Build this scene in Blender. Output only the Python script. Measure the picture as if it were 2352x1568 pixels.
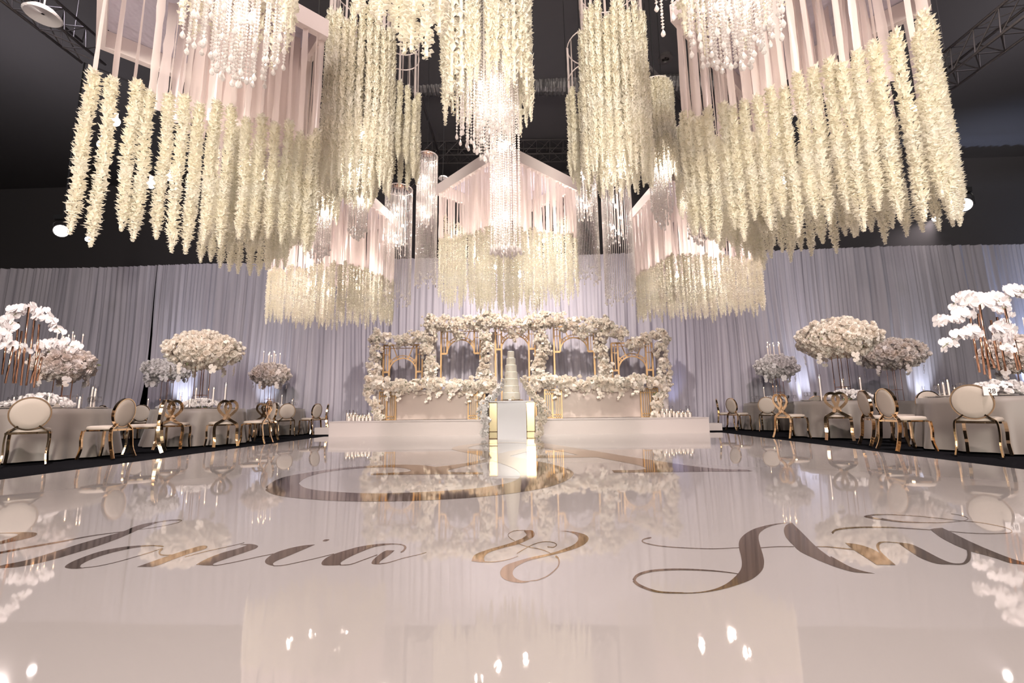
import bpy, math, random
import numpy as np
from mathutils import Vector, Matrix, geometry
random.seed(7); RN = np.random.RandomState(11)
SC = bpy.context.scene; COL = SC.collection
for o in list(bpy.data.objects): bpy.data.objects.remove(o)
PI = math.pi
# ------------------------------------------------------------ camera
F = 1045.0; CH = 0.66; PITCH = math.atan(156/F); YAW = math.radians(2.2); ROLL = 0.0125
_f = Vector((-math.sin(YAW)*math.cos(PITCH), math.cos(YAW)*math.cos(PITCH), math.sin(PITCH)))
_r0 = Vector((math.cos(YAW), math.sin(YAW), 0)); _u0 = _r0.cross(_f)
_r = _r0*math.cos(ROLL)-_u0*math.sin(ROLL); _u = _u0*math.cos(ROLL)+_r0*math.sin(ROLL)
cam = bpy.data.cameras.new('camera'); cam.sensor_width = 36; cam.lens = F/2352*36; cam.clip_end = 200
co = bpy.data.objects.new('camera', cam); COL.objects.link(co)
co.matrix_world = Matrix(((_r.x,_u.x,-_f.x,0),(_r.y,_u.y,-_f.y,0),(_r.z,_u.z,-_f.z,CH),(0,0,0,1)))
SC.camera = co
def ray(px, py): return _f*F+_r*(px-1176)-_u*(py-784)
def at(px, py, Y):                      # the point of the room at depth Y seen at a pixel
    d = ray(px, py); return Vector((0,0,CH))+d*(Y/d.y)
def gr(px, py, h=0.0):                  # the point at height h seen at a pixel
    d = ray(px, py); return Vector((0,0,CH))+d*((h-CH)/d.z)
# ------------------------------------------------------------ world, exposure
SC.view_settings.view_transform = 'Standard'; SC.view_settings.look = 'None'
SC.view_settings.gamma = 1; SC.view_settings.use_curve_mapping = False
SC.view_settings.exposure = 0.08
cy = SC.cycles; cy.max_bounces = 6; cy.diffuse_bounces = 3; cy.glossy_bounces = 3; cy.transmission_bounces = 4; cy.transparent_max_bounces = 10; cy.volume_bounces = 0
cy.use_adaptive_sampling = True; cy.adaptive_threshold = .05; cy.adaptive_min_samples = 16; cy.sample_clamp_indirect = 4; cy.caustics_reflective = False; cy.caustics_refractive = False
w = bpy.data.worlds.new('world'); SC.world = w; w.use_nodes = True
w.node_tree.nodes['Background'].inputs[0].default_value = (.60,.50,.52,1)
w.node_tree.nodes['Background'].inputs[1].default_value = .05
def lamp(kind, name, loc, target, energy, color, size=.3, angle=60, blend=.6, parent=None):
    l = bpy.data.lights.new(name, kind); l.energy = energy; l.color = color
    if kind == 'AREA': l.shape = 'DISK'; l.size = size
    else: l.shadow_soft_size = size
    if kind == 'SPOT': l.spot_size = math.radians(angle); l.spot_blend = blend
    o = bpy.data.objects.new(name, l); COL.objects.link(o); o.location = loc
    if target is not None: o.rotation_euler = (Vector(target)-Vector(loc)).to_track_quat('-Z','Y').to_euler()
    if parent: o.parent = parent
    return o
WARM = (1,.88,.78); PINK = (1,.84,.80); COOL = (.80,.88,1); LAV = (.86,.82,1)
# unseen lamps overhead and behind the camera; washes and table spots added as fill
for _x, _y in ((-9,1),(9,1),(0,10.5),(-12,9),(12,9)): lamp('SPOT','ceiling_fill',(_x,_y,6.6),(_x,_y+.5,9),240 if _y != 10.5 else 60,(1,.95,.98),.1,165,.6)  # added upward lamps, lift the ceiling black in place of hall-wide haze
lamp('AREA','fill_wash',(-6,-5,6.5),(-3,9,.5),420,PINK,2.5)  # added soft fill behind the camera, left
lamp('AREA','fill_wash',(6,-5,6.5),(3,9,.5),420,PINK,2.5)  # added soft fill behind the camera, right
lamp('AREA','fill_wash',(0,-3.5,7.0),(0,3.5,0),300,PINK,3.0)  # added soft fill for the near dance floor
lamp('SPOT','stage_spot',(-1.3,9.9,6.8),(-1.8,14.2,1.6),1550,(1,.90,.81),.12,95,.8)
lamp('SPOT','stage_spot',(.7,9.9,6.8),(1.0,14.2,1.6),1550,(1,.90,.81),.12,95,.8)
lamp('SPOT','drape_spot',(-.4,9.3,8.6),(-.5,15,3.4),300,(1,.93,.95),.3,75,1)
lamp('SPOT','drape_spot',(-8,5,8.6),(-9.5,15,3.2),550,LAV,.3,80,1)
lamp('SPOT','drape_spot',(8,5,8.6),(9.5,15,3.2),380,LAV,.3,80,1)
lamp('SPOT','table_fill',(-4.5,3,8.6),(-7.4,9,1),3200,PINK,.2,70,1)  # added lamp, brightens the left tables and their flowers
lamp('SPOT','table_fill',(4.5,3,8.6),(7.0,9,1),3200,PINK,.2,70,1)  # added lamp, brightens the right tables and their flowers
lamp('AREA','fill_wash',(0,-9,3.6),(0,7,3.4),1900,(1,.94,.82),3.5)  # added front fill aimed up at the chandeliers
# ------------------------------------------------------------ materials
M = {}
def mat(name, base=(.8,.8,.8), rough=.5, metal=0, **k):
    m = bpy.data.materials.new(name); m.use_nodes = True; b = m.node_tree.nodes['Principled BSDF']
    b.inputs['Base Color'].default_value = (*base,1); b.inputs['Roughness'].default_value = rough; b.inputs['Metallic'].default_value = metal
    for kk, v in k.items():
        kk = kk.replace('_',' ')
        b.inputs[kk].default_value = (*v,1) if isinstance(v,tuple) else v
    M[name] = m; return m
def nd(m, t, **k):
    n = m.node_tree.nodes.new(t)
    for a, v in k.items(): setattr(n, a, v)
    return n
def lk(m, a, b): m.node_tree.links.new(a, b)
def noisecol(m, c1, c2, scale=5, inp='Base Color', coord='Object', detail=3, lo=.35, hi=.65, stretch=None):
    tc = nd(m,'ShaderNodeTexCoord'); n = nd(m,'ShaderNodeTexNoise'); n.inputs['Scale'].default_value = scale; n.inputs['Detail'].default_value = detail
    src = tc.outputs[coord]
    if stretch:
        mp = nd(m,'ShaderNodeMapping'); mp.inputs['Scale'].default_value = stretch; lk(m,src,mp.inputs[0]); src = mp.outputs[0]
    lk(m, src, n.inputs['Vector']); r = nd(m,'ShaderNodeValToRGB')
    r.color_ramp.elements[0].color = (*c1,1); r.color_ramp.elements[1].color = (*c2,1)
    r.color_ramp.elements[0].position = lo; r.color_ramp.elements[1].position = hi
    lk(m, n.outputs['Fac'], r.inputs[0])
    if inp: lk(m, r.outputs[0], m.node_tree.nodes['Principled BSDF'].inputs[inp])
    return r.outputs[0], n
def bump(m, scale, strength, dist=.01, stretch=(1,1,1), detail=2):
    tc = nd(m,'ShaderNodeTexCoord'); mp = nd(m,'ShaderNodeMapping'); mp.inputs['Scale'].default_value = stretch
    n = nd(m,'ShaderNodeTexNoise'); n.inputs['Scale'].default_value = scale; n.inputs['Detail'].default_value = detail
    b = nd(m,'ShaderNodeBump'); b.inputs['Strength'].default_value = strength; b.inputs['Distance'].default_value = dist
    lk(m, tc.outputs['Object'], mp.inputs[0]); lk(m, mp.outputs[0], n.inputs['Vector']); lk(m, n.outputs['Fac'], b.inputs['Height'])
    lk(m, b.outputs[0], m.node_tree.nodes['Principled BSDF'].inputs['Normal'])
def thin(name, col, dif, trl, gls, trn, rough=.2, c2=None, scale=3):
    # thin translucent stuff: diffuse + translucent + glossy + transparent
    m = bpy.data.materials.new(name); m.use_nodes = True; nt = m.node_tree; nt.nodes.remove(nt.nodes['Principled BSDF'])
    out = nt.nodes['Material Output']; tot = 0; prev = None
    src = None
    if c2: src, _ = noisecol(m, col, c2, scale, inp=None)
    for t, wgt in (('ShaderNodeBsdfDiffuse',dif),('ShaderNodeBsdfTranslucent',trl),('ShaderNodeBsdfAnisotropic',gls),('ShaderNodeBsdfTransparent',trn)):
        if wgt <= 0: continue
        n = nt.nodes.new(t)
        if t in ('ShaderNodeBsdfDiffuse','ShaderNodeBsdfTranslucent'):
            n.inputs['Color'].default_value = (*col,1)
            if src: lk(m, src, n.inputs['Color'])
        if t == 'ShaderNodeBsdfAnisotropic': n.inputs['Roughness'].default_value = rough
        tot += wgt
        if prev is None: prev = n.outputs[0]; continue
        mx = nt.nodes.new('ShaderNodeMixShader'); mx.inputs[0].default_value = wgt/tot
        nt.links.new(prev, mx.inputs[1]); nt.links.new(n.outputs[0], mx.inputs[2]); prev = mx.outputs[0]
    nt.links.new(prev, out.inputs[0]); M[name] = m; return m
def emit(name, col, s):
    m = bpy.data.materials.new(name); m.use_nodes = True; nt = m.node_tree
    b = nt.nodes['Principled BSDF']; b.inputs['Base Color'].default_value = (0,0,0,1)
    b.inputs['Emission Color'].default_value = (*col,1); b.inputs['Emission Strength'].default_value = s
    M[name] = m; return m
m = mat('floor', (.45,.415,.41), .03, 0, IOR=1.75); bump(m, .9, .10, .01, (1,1,1), 2)
m = mat('carpet', (.012,.012,.014), .95, 0, Specular_IOR_Level=.0); bump(m, 60, .4)
mat('black', (.05,.046,.05), .9, 0, Specular_IOR_Level=.1); mat('ceiling_black', (.075,.07,.075), .9, 0, Specular_IOR_Level=.1)  # wall and ceiling black raised to stand in for haze over the hall
mat('truss', (.10,.09,.09), .45, .6)
m = mat('foil', (.22,.21,.21), .35, .8); bump(m, 3, .9, .05, (9,1,1))
m = mat('drape', (.50,.46,.50), .75); noisecol(m, (.38,.36,.42), (.48,.45,.51), 2.0, stretch=(3,3,.12))
mat('stage', (.53,.475,.46), .35); mat('stage_top', (.53,.48,.475), .3)
m = mat('canopy', (.52,.48,.56), .25); bump(m, 7, .9, .05)
m = mat('blush_panel', (.58,.485,.44), .35)
mat('gold', (.90,.66,.42), .10, 1.0); mat('copper', (.86,.50,.33), .18, 1.0)
m = mat('floor_gold', (.52,.36,.21), .05, 1.0); bump(m, 1.3, .10, .01)
mat('brushed_gold', (.50,.42,.27), .22, .9); mat('lattice', (.62,.40,.20), .38, .35)
m = mat('linen', (.19,.165,.148), .5); m.node_tree.nodes['Principled BSDF'].inputs['Sheen Weight'].default_value = .3
m = mat('upholstery', (.44,.38,.33), .6); bump(m, 300, .15, .002)
mat('white_paint', (.80,.70,.68), .35)
m = mat('icing', (.74,.70,.62), .45); noisecol(m, (.74,.70,.62), (.62,.50,.34), 14, lo=.62, hi=.74)
mat('white_gloss', (.72,.72,.76), .12); mat('wax', (.92,.82,.76), .4, Subsurface_Weight=.0)
mat('stem_green', (.20,.22,.12), .6); mat('plate', (.85,.80,.80), .2); mat('ink', (.05,.04,.04), .5); mat('dark_metal', (.03,.03,.032), .4, .5)
m = mat('glass', (1,1,1), .02); m.node_tree.nodes.remove(m.node_tree.nodes['Principled BSDF'])
_n = m.node_tree.nodes; _l = m.node_tree.links
_t = _n.new('ShaderNodeBsdfTransparent'); _g = _n.new('ShaderNodeBsdfAnisotropic'); _g.inputs['Roughness'].default_value = .03
_fr = _n.new('ShaderNodeLayerWeight'); _fr.inputs[0].default_value = .16; _mx = _n.new('ShaderNodeMixShader')
_l.new(_fr.outputs['Facing'], _mx.inputs[0]); _l.new(_t.outputs[0], _mx.inputs[1]); _l.new(_g.outputs[0], _mx.inputs[2]); _l.new(_mx.outputs[0], _n['Material Output'].inputs[0])
thin('petal', (.975,.945,.86), .50, .48, .02, 0, .4, (.965,.92,.79), 4)
thin('rose', (.985,.945,.88), .62, .37, .01, 0, .5, (.985,.90,.81), 6)
thin('rose_white', (.985,.965,.96), .74, .24, .02, 0, .5, (.94,.90,.89), 6)
thin('rose_blush', (.975,.92,.90), .74, .24, .02, 0, .5, (.93,.82,.74), 6)
thin('orchid', (.95,.90,.90), .70, .28, .02, 0, .4)
thin('ribbon', (.90,.78,.75), .36, .36, .10, .18, .18)
thin('crystal', (.98,.93,.91), .38, .38, .18, .06, .08)
emit('bulb_glow', (1,.86,.68), 22); emit('flame', (1,.62,.32), 16); emit('lens_glow', (1,.90,.84), 60)
for k in ('bulb_glow','flame','lens_glow'):
    try: M[k].cycles.emission_sampling = 'NONE'
    except Exception: pass
# ------------------------------------------------------------ mesh helpers
class MB:
    def __init__(s): s.v = []; s.f = []; s.mi = []; s.n = 0
    def add(s, v, f, mi=0):
        v = np.asarray(v, float); s.v.append(v)
        n = s.n
        s.f.extend([tuple(int(i)+n for i in q) for q in f]); s.mi.extend([mi]*len(f)); s.n += len(v); return s
    def mesh(s, name, mats, smooth=False):
        me = bpy.data.meshes.new(name)
        V = np.concatenate(s.v) if s.v else np.zeros((0,3))
        me.from_pydata(V.tolist(), [], s.f)
        for q in (mats if isinstance(mats,(list,tuple)) else [mats]): me.materials.append(M[q])
        me.polygons.foreach_set('material_index', s.mi)
        if smooth is True: me.polygons.foreach_set('use_smooth', [True]*len(s.f))
        me.update(); return me
def box(mb, c, s, mi=0, rz=0):
    x,y,z = s[0]/2,s[1]/2,s[2]/2
    v = np.array([[a*x,b*y,d*z] for d in (-1,1) for b in (-1,1) for a in (-1,1)])
    if rz: cs,sn = math.cos(rz),math.sin(rz); v = np.stack([v[:,0]*cs-v[:,1]*sn, v[:,0]*sn+v[:,1]*cs, v[:,2]],1)
    mb.add(v+np.array(c), [(0,2,3,1),(4,5,7,6),(0,1,5,4),(2,6,7,3),(0,4,6,2),(1,3,7,5)], mi); return mb
def bar(mb, a, b, w, h=None, mi=0):
    a, b = Vector(a), Vector(b); h = h or w; d = (b-a).normalized()
    up = Vector((0,0,1)) if abs(d.z) < .95 else Vector((0,1,0)); s = d.cross(up).normalized(); t = s.cross(d)
    v = [p+s*(i*w/2)+t*(j*h/2) for p in (a,b) for i,j in ((-1,-1),(1,-1),(1,1),(-1,1))]
    mb.add([tuple(q) for q in v], [(0,1,2,3),(7,6,5,4),(0,4,5,1),(1,5,6,2),(2,6,7,3),(3,7,4,0)], mi); return mb
def cyl(mb, a, b, r, r2=None, n=12, mi=0, caps=True):
    a, b = Vector(a), Vector(b); r2 = r if r2 is None else r2; d = (b-a).normalized()
    up = Vector((0,0,1)) if abs(d.z) < .95 else Vector((0,1,0)); s = d.cross(up).normalized(); t = s.cross(d)
    v = []
    for p, rr in ((a,r),(b,r2)):
        for i in range(n): q = 2*PI*i/n; v.append(tuple(p+s*(rr*math.cos(q))+t*(rr*math.sin(q))))
    f = [(i,(i+1)%n,n+(i+1)%n,n+i) for i in range(n)]
    if caps: f += [tuple(range(n-1,-1,-1)), tuple(range(n,2*n))]
    mb.add(v, f, mi); return mb
def lathe(mb, prof, c=(0,0,0), n=20, mi=0):
    v = []; f = []
    for r, z in prof:
        for i in range(n): q = 2*PI*i/n; v.append((c[0]+r*math.cos(q), c[1]+r*math.sin(q), c[2]+z))
    for k in range(len(prof)-1):
        for i in range(n): j = (i+1)%n; f.append((k*n+i,k*n+j,(k+1)*n+j,(k+1)*n+i))
    mb.add(v, f, mi); return mb
def smooth_path(P, sub=5, closed=False):
    P = [Vector(p) for p in P]; n = len(P); out = []
    rng = range(n) if closed else range(n-1)
    for i in rng:
        if closed: p0,p1,p2,p3 = P[i-1],P[i],P[(i+1)%n],P[(i+2)%n]
        else: p0,p1,p2,p3 = P[max(i-1,0)],P[i],P[i+1],P[min(i+2,n-1)]
        if (p2-p1).length < 1e-7: continue
        if (p1-p0).length < 1e-7: p0 = p1
        for k in range(sub):
            t = k/sub
            out.append(.5*((2*p1)+(p2-p0)*t+(2*p0-5*p1+4*p2-p3)*t*t+(3*p1-p0-3*p2+p3)*t*t*t))
    if not closed: out.append(P[-1])
    return out
def tube(mb, P, r, n=6, mi=0, flat=None, side=None):
    # sweep; r may be a list; flat=(w,h) sweeps a rectangle with 'side' as the width axis
    P = [Vector(p) for p in P]; v = []; f = []
    m_ = 4 if flat else n
    for i, p in enumerate(P):
        d = (P[min(i+1,len(P)-1)]-P[max(i-1,0)]).normalized()
        if side is not None:
            s = Vector(side); s = (s-d*s.dot(d)).normalized()
        else:
            up = Vector((0,0,1)) if abs(d.z) < .95 else Vector((0,1,0)); s = d.cross(up).normalized()
        t = s.cross(d); rr = r[i] if isinstance(r,(list,tuple)) else r
        if flat: v += [tuple(p+s*(a*flat[0]/2)+t*(b*flat[1]/2)) for a,b in ((-1,-1),(1,-1),(1,1),(-1,1))]
        else: v += [tuple(p+s*(rr*math.cos(2*PI*k/n))+t*(rr*math.sin(2*PI*k/n))) for k in range(n)]
    for i in range(len(P)-1):
        for k in range(m_): j = (k+1)%m_; f.append((i*m_+k,i*m_+j,(i+1)*m_+j,(i+1)*m_+k))
    f += [tuple(range(m_-1,-1,-1)), tuple(range((len(P)-1)*m_, len(P)*m_))]
    mb.add(v, f, mi); return mb
def ico(mb, c, r, sz=1.0, n=8, k=5, mi=0):
    prof = [(max(1e-4,r*math.sin(PI*i/k)), -r*sz*math.cos(PI*i/k)) for i in range(k+1)]
    return lathe(mb, prof, c, n, mi)
def link(name, me, parent=None, loc=(0,0,0), rz=0, scale=None):
    o = bpy.data.objects.new(name, me); COL.objects.link(o); o.location = loc; o.rotation_euler = (0,0,rz)
    if scale: o.scale = scale
    if parent: o.parent = parent
    return o
def part(name, mb, mats, parent, loc=(0,0,0), rz=0, smooth=False, label=None, scale=None):
    o = link(name, mb.mesh(name, mats, smooth), parent, loc, rz, scale)
    if label: o['label'] = label
    return o
def tag(o, label, cat, group=None):
    o['label'] = label; o['category'] = cat
    if group: o['group'] = group
    return o
def thing(name, label, cat, loc=(0,0,0), rz=0, group=None):
    o = link(name, None, None, loc, rz); return tag(o, label, cat, group)
def struct(name, mb, mats, smooth=False):
    o = link(name, mb.mesh(name, mats, smooth)); o['kind'] = 'structure'; return o
def dup(root, loc, rz, label, group=None):
    r = root.copy(); COL.objects.link(r); r.location = loc; r.rotation_euler = (0,0,rz); r['label'] = label
    if group: r['group'] = group
    for ch in list(root.children):
        c = ch.copy(); COL.objects.link(c); c.parent = r
        for g in list(ch.children):
            d = g.copy(); COL.objects.link(d); d.parent = c
    return r
#@@SETTING
# ------------------------------------------------------------ setting
YB = 15.0
mb = MB(); box(mb, (0,5,-.06), (44,40,.08)); struct('floor', mb, 'carpet')
mb = MB(); box(mb, (-.3,4.1,-.01), (10.5,16.3,.02)); o = link('dance_floor', mb.mesh('dance_floor','floor')); tag(o,'glossy blush white dance floor covering the middle of the room','dance floor')
mb = MB(); box(mb, (0,5,9.6), (44,40,.1)); struct('ceiling', mb, 'ceiling_black')
mb = MB(); box(mb, (0,YB+1.2,4.8), (44,.1,9.6)); struct('wall_back', mb, 'black')
mb = MB(); box(mb, (-21,5,4.8), (.1,40,9.6)); struct('wall_left', mb, 'black')
mb = MB(); box(mb, (21,5,4.8), (.1,40,9.6)); struct('wall_right', mb, 'black')
mb = MB(); box(mb, (0,-14,4.8), (44,.1,9.6)); struct('wall_front', mb, 'black')
# pleated drape: gathers with drifting phase, slightly leaning
def drape(x0, x1, name, label, pull=0):
    nx = int((x1-x0)/.035); nz = 14; xs = np.linspace(x0, x1, nx); v = []
    ph = np.cumsum(.035*(2*PI/(.30+.16*np.sin(xs*1.7+1)+.08*np.sin(xs*5.1))))
    amp = .055+.035*np.sin(xs*2.3)+.02*np.sin(xs*7.7)
    for k in range(nz+1):
        z = 5.83*k/nz; g = 1-.45*(k/nz); lean = .10*np.sin(xs*.9+z*.5)
        y = YB+amp*g*np.sin(ph+.25*np.sin(z*1.3+xs))+.03*np.sin(ph*2.3+z*.4)+.06*np.sin(xs*.8+z*.2)
        xx = xs+lean*(1-k/nz)+pull*(1-k/nz)**3*np.clip(1-(x1-xs)/1.2,0,1)
        v.append(np.stack([xx, y, np.full(nx, z+.02)],1))
    v = np.concatenate(v); f = [(k*nx+i,k*nx+i+1,(k+1)*nx+i+1,(k+1)*nx+i) for k in range(nz) for i in range(nx-1)]
    mb = MB(); mb.add(v, f); o = link(name, mb.mesh(name,'drape',True)); tag(o, label, 'curtain')
    return o
xg = at(333,850,YB).x
drape(-19.5, xg+.08, 'drape_curtain', 'grey pleated drape hanging left of the dark gap in the backdrop', -.42)
drape(xg+.05, 19.5, 'drape_curtain', 'wide grey lavender pleated drape hanging behind the stage and right tables')
# stage
mb = MB(); box(mb, (-.39,13.35,.19), (10.0,2.4,.38)); o = thing('stage','low blush stage platform across the back of the dance floor','stage')
part('riser', mb, 'stage', o); mb = MB(); box(mb, (-.39,13.35,.39), (10.02,2.42,.02)); part('stage_top', mb, 'stage_top', o)
for p, lab in ((at(744,993,13.6),'left'),(at(1637,985,13.6),'right')):
    mb = MB(); box(mb, (0,0,.1), (.55,.5,.2)); box(mb,(0,.25,.19),(.55,.02,.02)); tag(part('stage_step', mb, 'stage', None, (p.x+(.1 if lab=='left' else -.1),13.6,0)), 'small beige step block at the %s end of the stage'%lab, 'step')
# ceiling rig
def truss(a, b, label, w=.34, group=None):
    a, b = Vector(a), Vector(b); d = (b-a); L = d.length; d.normalize(); s = d.cross(Vector((0,0,1))).normalized(); u = s.cross(d)
    t = thing('lighting_truss', label, 'truss', a, 0, group); C4 = [s*(i*w/2)+u*(j*w/2) for i,j in ((-1,-1),(1,-1),(1,1),(-1,1))]
    for c in C4: mb = MB(); cyl(mb, c, c+d*L, .024, n=8); part('chord_tube', mb, 'truss', t, smooth=True)
    n = max(2,int(L/.42)); mb = MB()
    for i in range(n):
        for j in range(4): cyl(mb, C4[j]+d*(L*i/n), C4[(j+1)%4]+d*(L*(i+1)/n), .011, n=5); cyl(mb, C4[j]+d*(L*i/n), C4[(j+1)%4]+d*(L*i/n), .011, n=5)
    part('bracing', mb, 'truss', t); mb = MB()
    for q in (.2,.8): p = d*(L*q); cyl(mb, p, (p.x,p.y,9.56-a.z), .008, n=5)
    part('hanging_cable', mb, 'truss', t)
    return t
truss(at(-80,-120,5.2), at(215,122,7.5), 'grey lattice truss running up at the top left corner', .4)
truss(at(2125,205,8.5), at(2480,-70,5.8), 'grey lattice truss running up at the top right corner', .45)
truss(at(880,352,14.2), at(1352,345,14.2), 'grey lattice truss crossing behind the centre square chandelier', .5)
truss(at(940,430,14.8), at(1500,410,14.8), 'grey lattice truss low against the black back wall', .4)
for q, (a, b, lab) in enumerate(((at(898,10,7.5), at(1008,352,13.5), 'thin diagonal pipe left of the crystal column'), (at(1488,150,9), at(1600,262,11), 'thin diagonal pipe beside the right ring chandelier'),
        (at(560,150,8), at(745,318,12), 'thin diagonal pipe behind the left square chandelier'))):
    mb = MB(); cyl(mb, a, b, .035, n=8); cyl(mb, a, (a.x,a.y,9.56), .006, n=5); cyl(mb, b, (b.x,b.y,9.56), .006, n=5); tag(part('rigging_pipe', mb, 'truss', None, smooth=True), lab, 'pipe')
a = at(560,198,11.5); b = at(1720,190,11.5); mb = MB(); n = 240; P = [a.lerp(b, i/n) for i in range(n+1)]
tube(mb, P, [.27+.03*(i%2) for i in range(n+1)], 14); [cyl(mb, a.lerp(b,q), (a.lerp(b,q).x,a.y,9.56), .006, n=5) for q in (.1,.4,.6,.9)]; tag(part('air_duct', mb, 'foil', None), 'silver ribbed air duct crossing the black ceiling','duct')
mb = MB(); lathe(mb, [(.02,.1),(.15,.08),(.22,0),(.20,-.02),(.02,.02)], n=24); cyl(mb, (0,0,.1),(0,0,1.6),.01,n=6); tag(part('ceiling_speaker', mb, 'plate', None, at(98,35,5.6)), 'pale round dish fixed by the top left truss','ceiling fitting')
mb = MB(); lathe(mb, [(.02,0),(.10,-.01),(.12,-.05),(.02,-.07)], n=16); tag(part('ceiling_detector', mb, 'plate', None, at(1018,406,10.5)), 'tiny white detector left of the centre square chandelier','ceiling fitting')
mb = MB(); lathe(mb, [(.02,0),(.15,-.02),(.16,-.09),(.08,-.1),(.07,-.05),(.02,-.05)], n=20); tag(part('ceiling_downlight', mb, 'truss', None, at(1528,128,9)), 'dark round downlight in the ceiling right of centre','ceiling fitting')
def moving_head(px, py, Y, label, energy, tgt, s=1.0):
    c = at(px, py, Y); t = thing('stage_light', label, 'stage light', c); d = (Vector(tgt)-c).normalized()
    mb = MB(); cyl(mb, -d*.34*s, d*.02*s, .12*s, .17*s, 18); part('housing', mb, 'dark_metal', t, smooth=False)
    mb = MB(); cyl(mb, d*.021*s, d*.03*s, .15*s, n=20); part('lens', mb, 'lens_glow', t, label='glowing white lens')
    mb = MB(); tube(mb, [(-.24*s,0,0),(-.24*s,0,.22*s),(-.2*s,0,.3*s),(.2*s,0,.3*s),(.24*s,0,.22*s),(.24*s,0,0)], .02*s, 6); box(mb,(0,0,.36*s),(.3*s,.2*s,.12*s)); part('yoke', mb, 'dark_metal', t)
    mb = MB(); cyl(mb, (0,0,.4*s), (0,0,9.56-c.z), .018, n=6); part('hanging_pole', mb, 'dark_metal', t)
    if energy: lamp('SPOT','spot_beam', tuple(d*.12), tuple(d*2), energy, PINK, .08, 50, .7, t)
moving_head(140,530,10,'brightest stage light shining at the far left below the garlands',900,(-1,4,0),.9)
moving_head(2215,470,10,'brightest stage light shining at the far right of the hall',900,(1,4,0),.9)
moving_head(203,549,12,'small stage light just right of the bright left one',0,(-4,5,0),.5)
moving_head(2149,502,12,'small stage light just left of the bright right one',250,(4,9,0),.5)
for px, c, e, lab in ((418,COOL,420,'uplight at the drape foot behind the left back table'),(612,COOL,200,'uplight at the drape foot behind the far left table'),(1545,(.55,.62,1),70,'blue uplight at the drape foot by the right stage end'),
        (1845,COOL,300,'uplight at the drape foot behind the far right table'),(2118,COOL,330,'uplight at the drape foot behind the right back table'),(2390,(.55,.68,1),2200,'uplight added for blue light at the drape foot beyond the right picture edge')):  # the last one is added, out of view, to turn the right drape blue
    x = at(px,950,YB).x; t = thing('uplight', 'black '+lab, 'uplight', (x,YB-.42,0)); mb = MB(); cyl(mb,(0,0,.02),(0,0,.22),.09,.10,14); part('housing', mb,'dark_metal',t)
    lamp('SPOT','uplight_beam',(0,0,.26),(0,.12,1),e*1.2,c,.06,50,1,t)
# ------------------------------------------------------------ lettering on the floor (pixel outlines carried onto the floor plane)
def Z(ox, oy, s): return lambda q: (ox+q[0]/s, oy+q[1]/s)
zA, zB, zC, zD, zE, zF, zG = Z(0,1180,4.9), Z(440,1180,4.523), Z(1060,1190,6.533), Z(1440,1180,4.9), Z(1880,1160,4.983), Z(600,1010,3.178), Z(1180,1010,4.2)
lift = [0.0006]
def letter(mb, z, pts):                 # 'd' as third item marks a sharp corner
    P = []
    for p in pts:
        zz = p[3] if len(p) > 3 else z; a, b = zz(p[:2]); v = Vector((a,b,0)); P.append(v)
        if len(p) > 2 and p[2]: P.append(v.copy())
    S = smooth_path(P, 5, True); W = [gr(p.x,p.y,0) for p in S]
    h = lift[0]; lift[0] += .00002
    W = [Vector((p.x,p.y,h)) for p in W]; tri = geometry.tessellate_polygon([W])
    if tri:
        fs = []
        for t in tri:
            a,b,c = [W[i] for i in t]; fs.append(t if (b-a).cross(c-a).z > 0 else (t[0],t[2],t[1]))
        mb.add([tuple(p) for p in W], fs)
def hair(mb, z, pts, w, w2=None):       # thin stroke; width in zoomed pixels, measured across the line
    P = smooth_path([Vector((*z(p[:2]),0)) for p in pts], 6); n = len(P); w2 = w if w2 is None else w2
    sc = (z((1,0))[0]-z((0,0))[0]); L = []; R = []
    for i, p in enumerate(P):
        d = (P[min(i+1,n-1)]-P[max(i-1,0)]).normalized(); t = i/(n-1); ww = (w+(w2-w)*t)*sc/2; nn = Vector((-d.y,d.x,0))*ww
        L.append(gr(*(p+nn)[:2],0)); R.append(gr(*(p-nn)[:2],0))
    h = lift[0]; lift[0] += .00002
    V = [(q.x,q.y,h) for q in L]+[(q.x,q.y,h) for q in R]
    mb.add(V, [(i,i+1,n+i+1,n+i) for i in range(n-1)])
mb = MB()
letter(mb, zA, [(-150,640),(0,583),(300,520),(600,430),(900,335),(1200,250),(1390,195),(1500,148),(1620,112),(1750,90),(1880,70),(2000,61),(2050,71,1),(2020,75),(1900,80),(1780,98),(1680,132),(1550,182),(1450,228),(1300,290),(1100,362),(800,455),(500,540),(200,598),(0,612),(-150,640)])
hair(mb, zA, [(2048,72),(2000,98),(1850,132),(1700,158),(1560,176)], 6, 4)
hair(mb, zA, [(-120,455),(0,437),(300,380),(600,328),(730,304),(1000,252),(1200,223),(1390,198)], 26, 6)
letter(mb, zA, [(-60,222),(0,214),(200,205),(380,208),(415,225),(380,255),(250,290),(100,320),(0,342),(-60,350,1),(-60,315,1),(0,308),(100,280),(185,245),(200,230),(150,221),(0,219)])
tag(part('floor_lettering', mb, 'floor_gold', None), 'gold slanting capital with long swashes at the left edge of the dance floor', 'lettering')
mb = MB()
letter(mb, zA, [(730,600),(770,560),(900,500),(1100,430),(1300,385),(1500,360),(1700,352),(1820,356),(1845,372,1),(1815,372),(1700,362),(1500,385),(1250,440),(1050,503),(930,560),(900,592),(925,605),(980,606),(860,618),(780,615)])
hair(mb, zA, [(940,607),(1100,588),(1300,545),(1500,490),(1700,430),(1800,395),(1835,388)], 7, 7)
hair(mb, zA, [(1826,390),(1795,425),(1803,455),(1850,465),(1950,460)], 24, 6)
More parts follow.
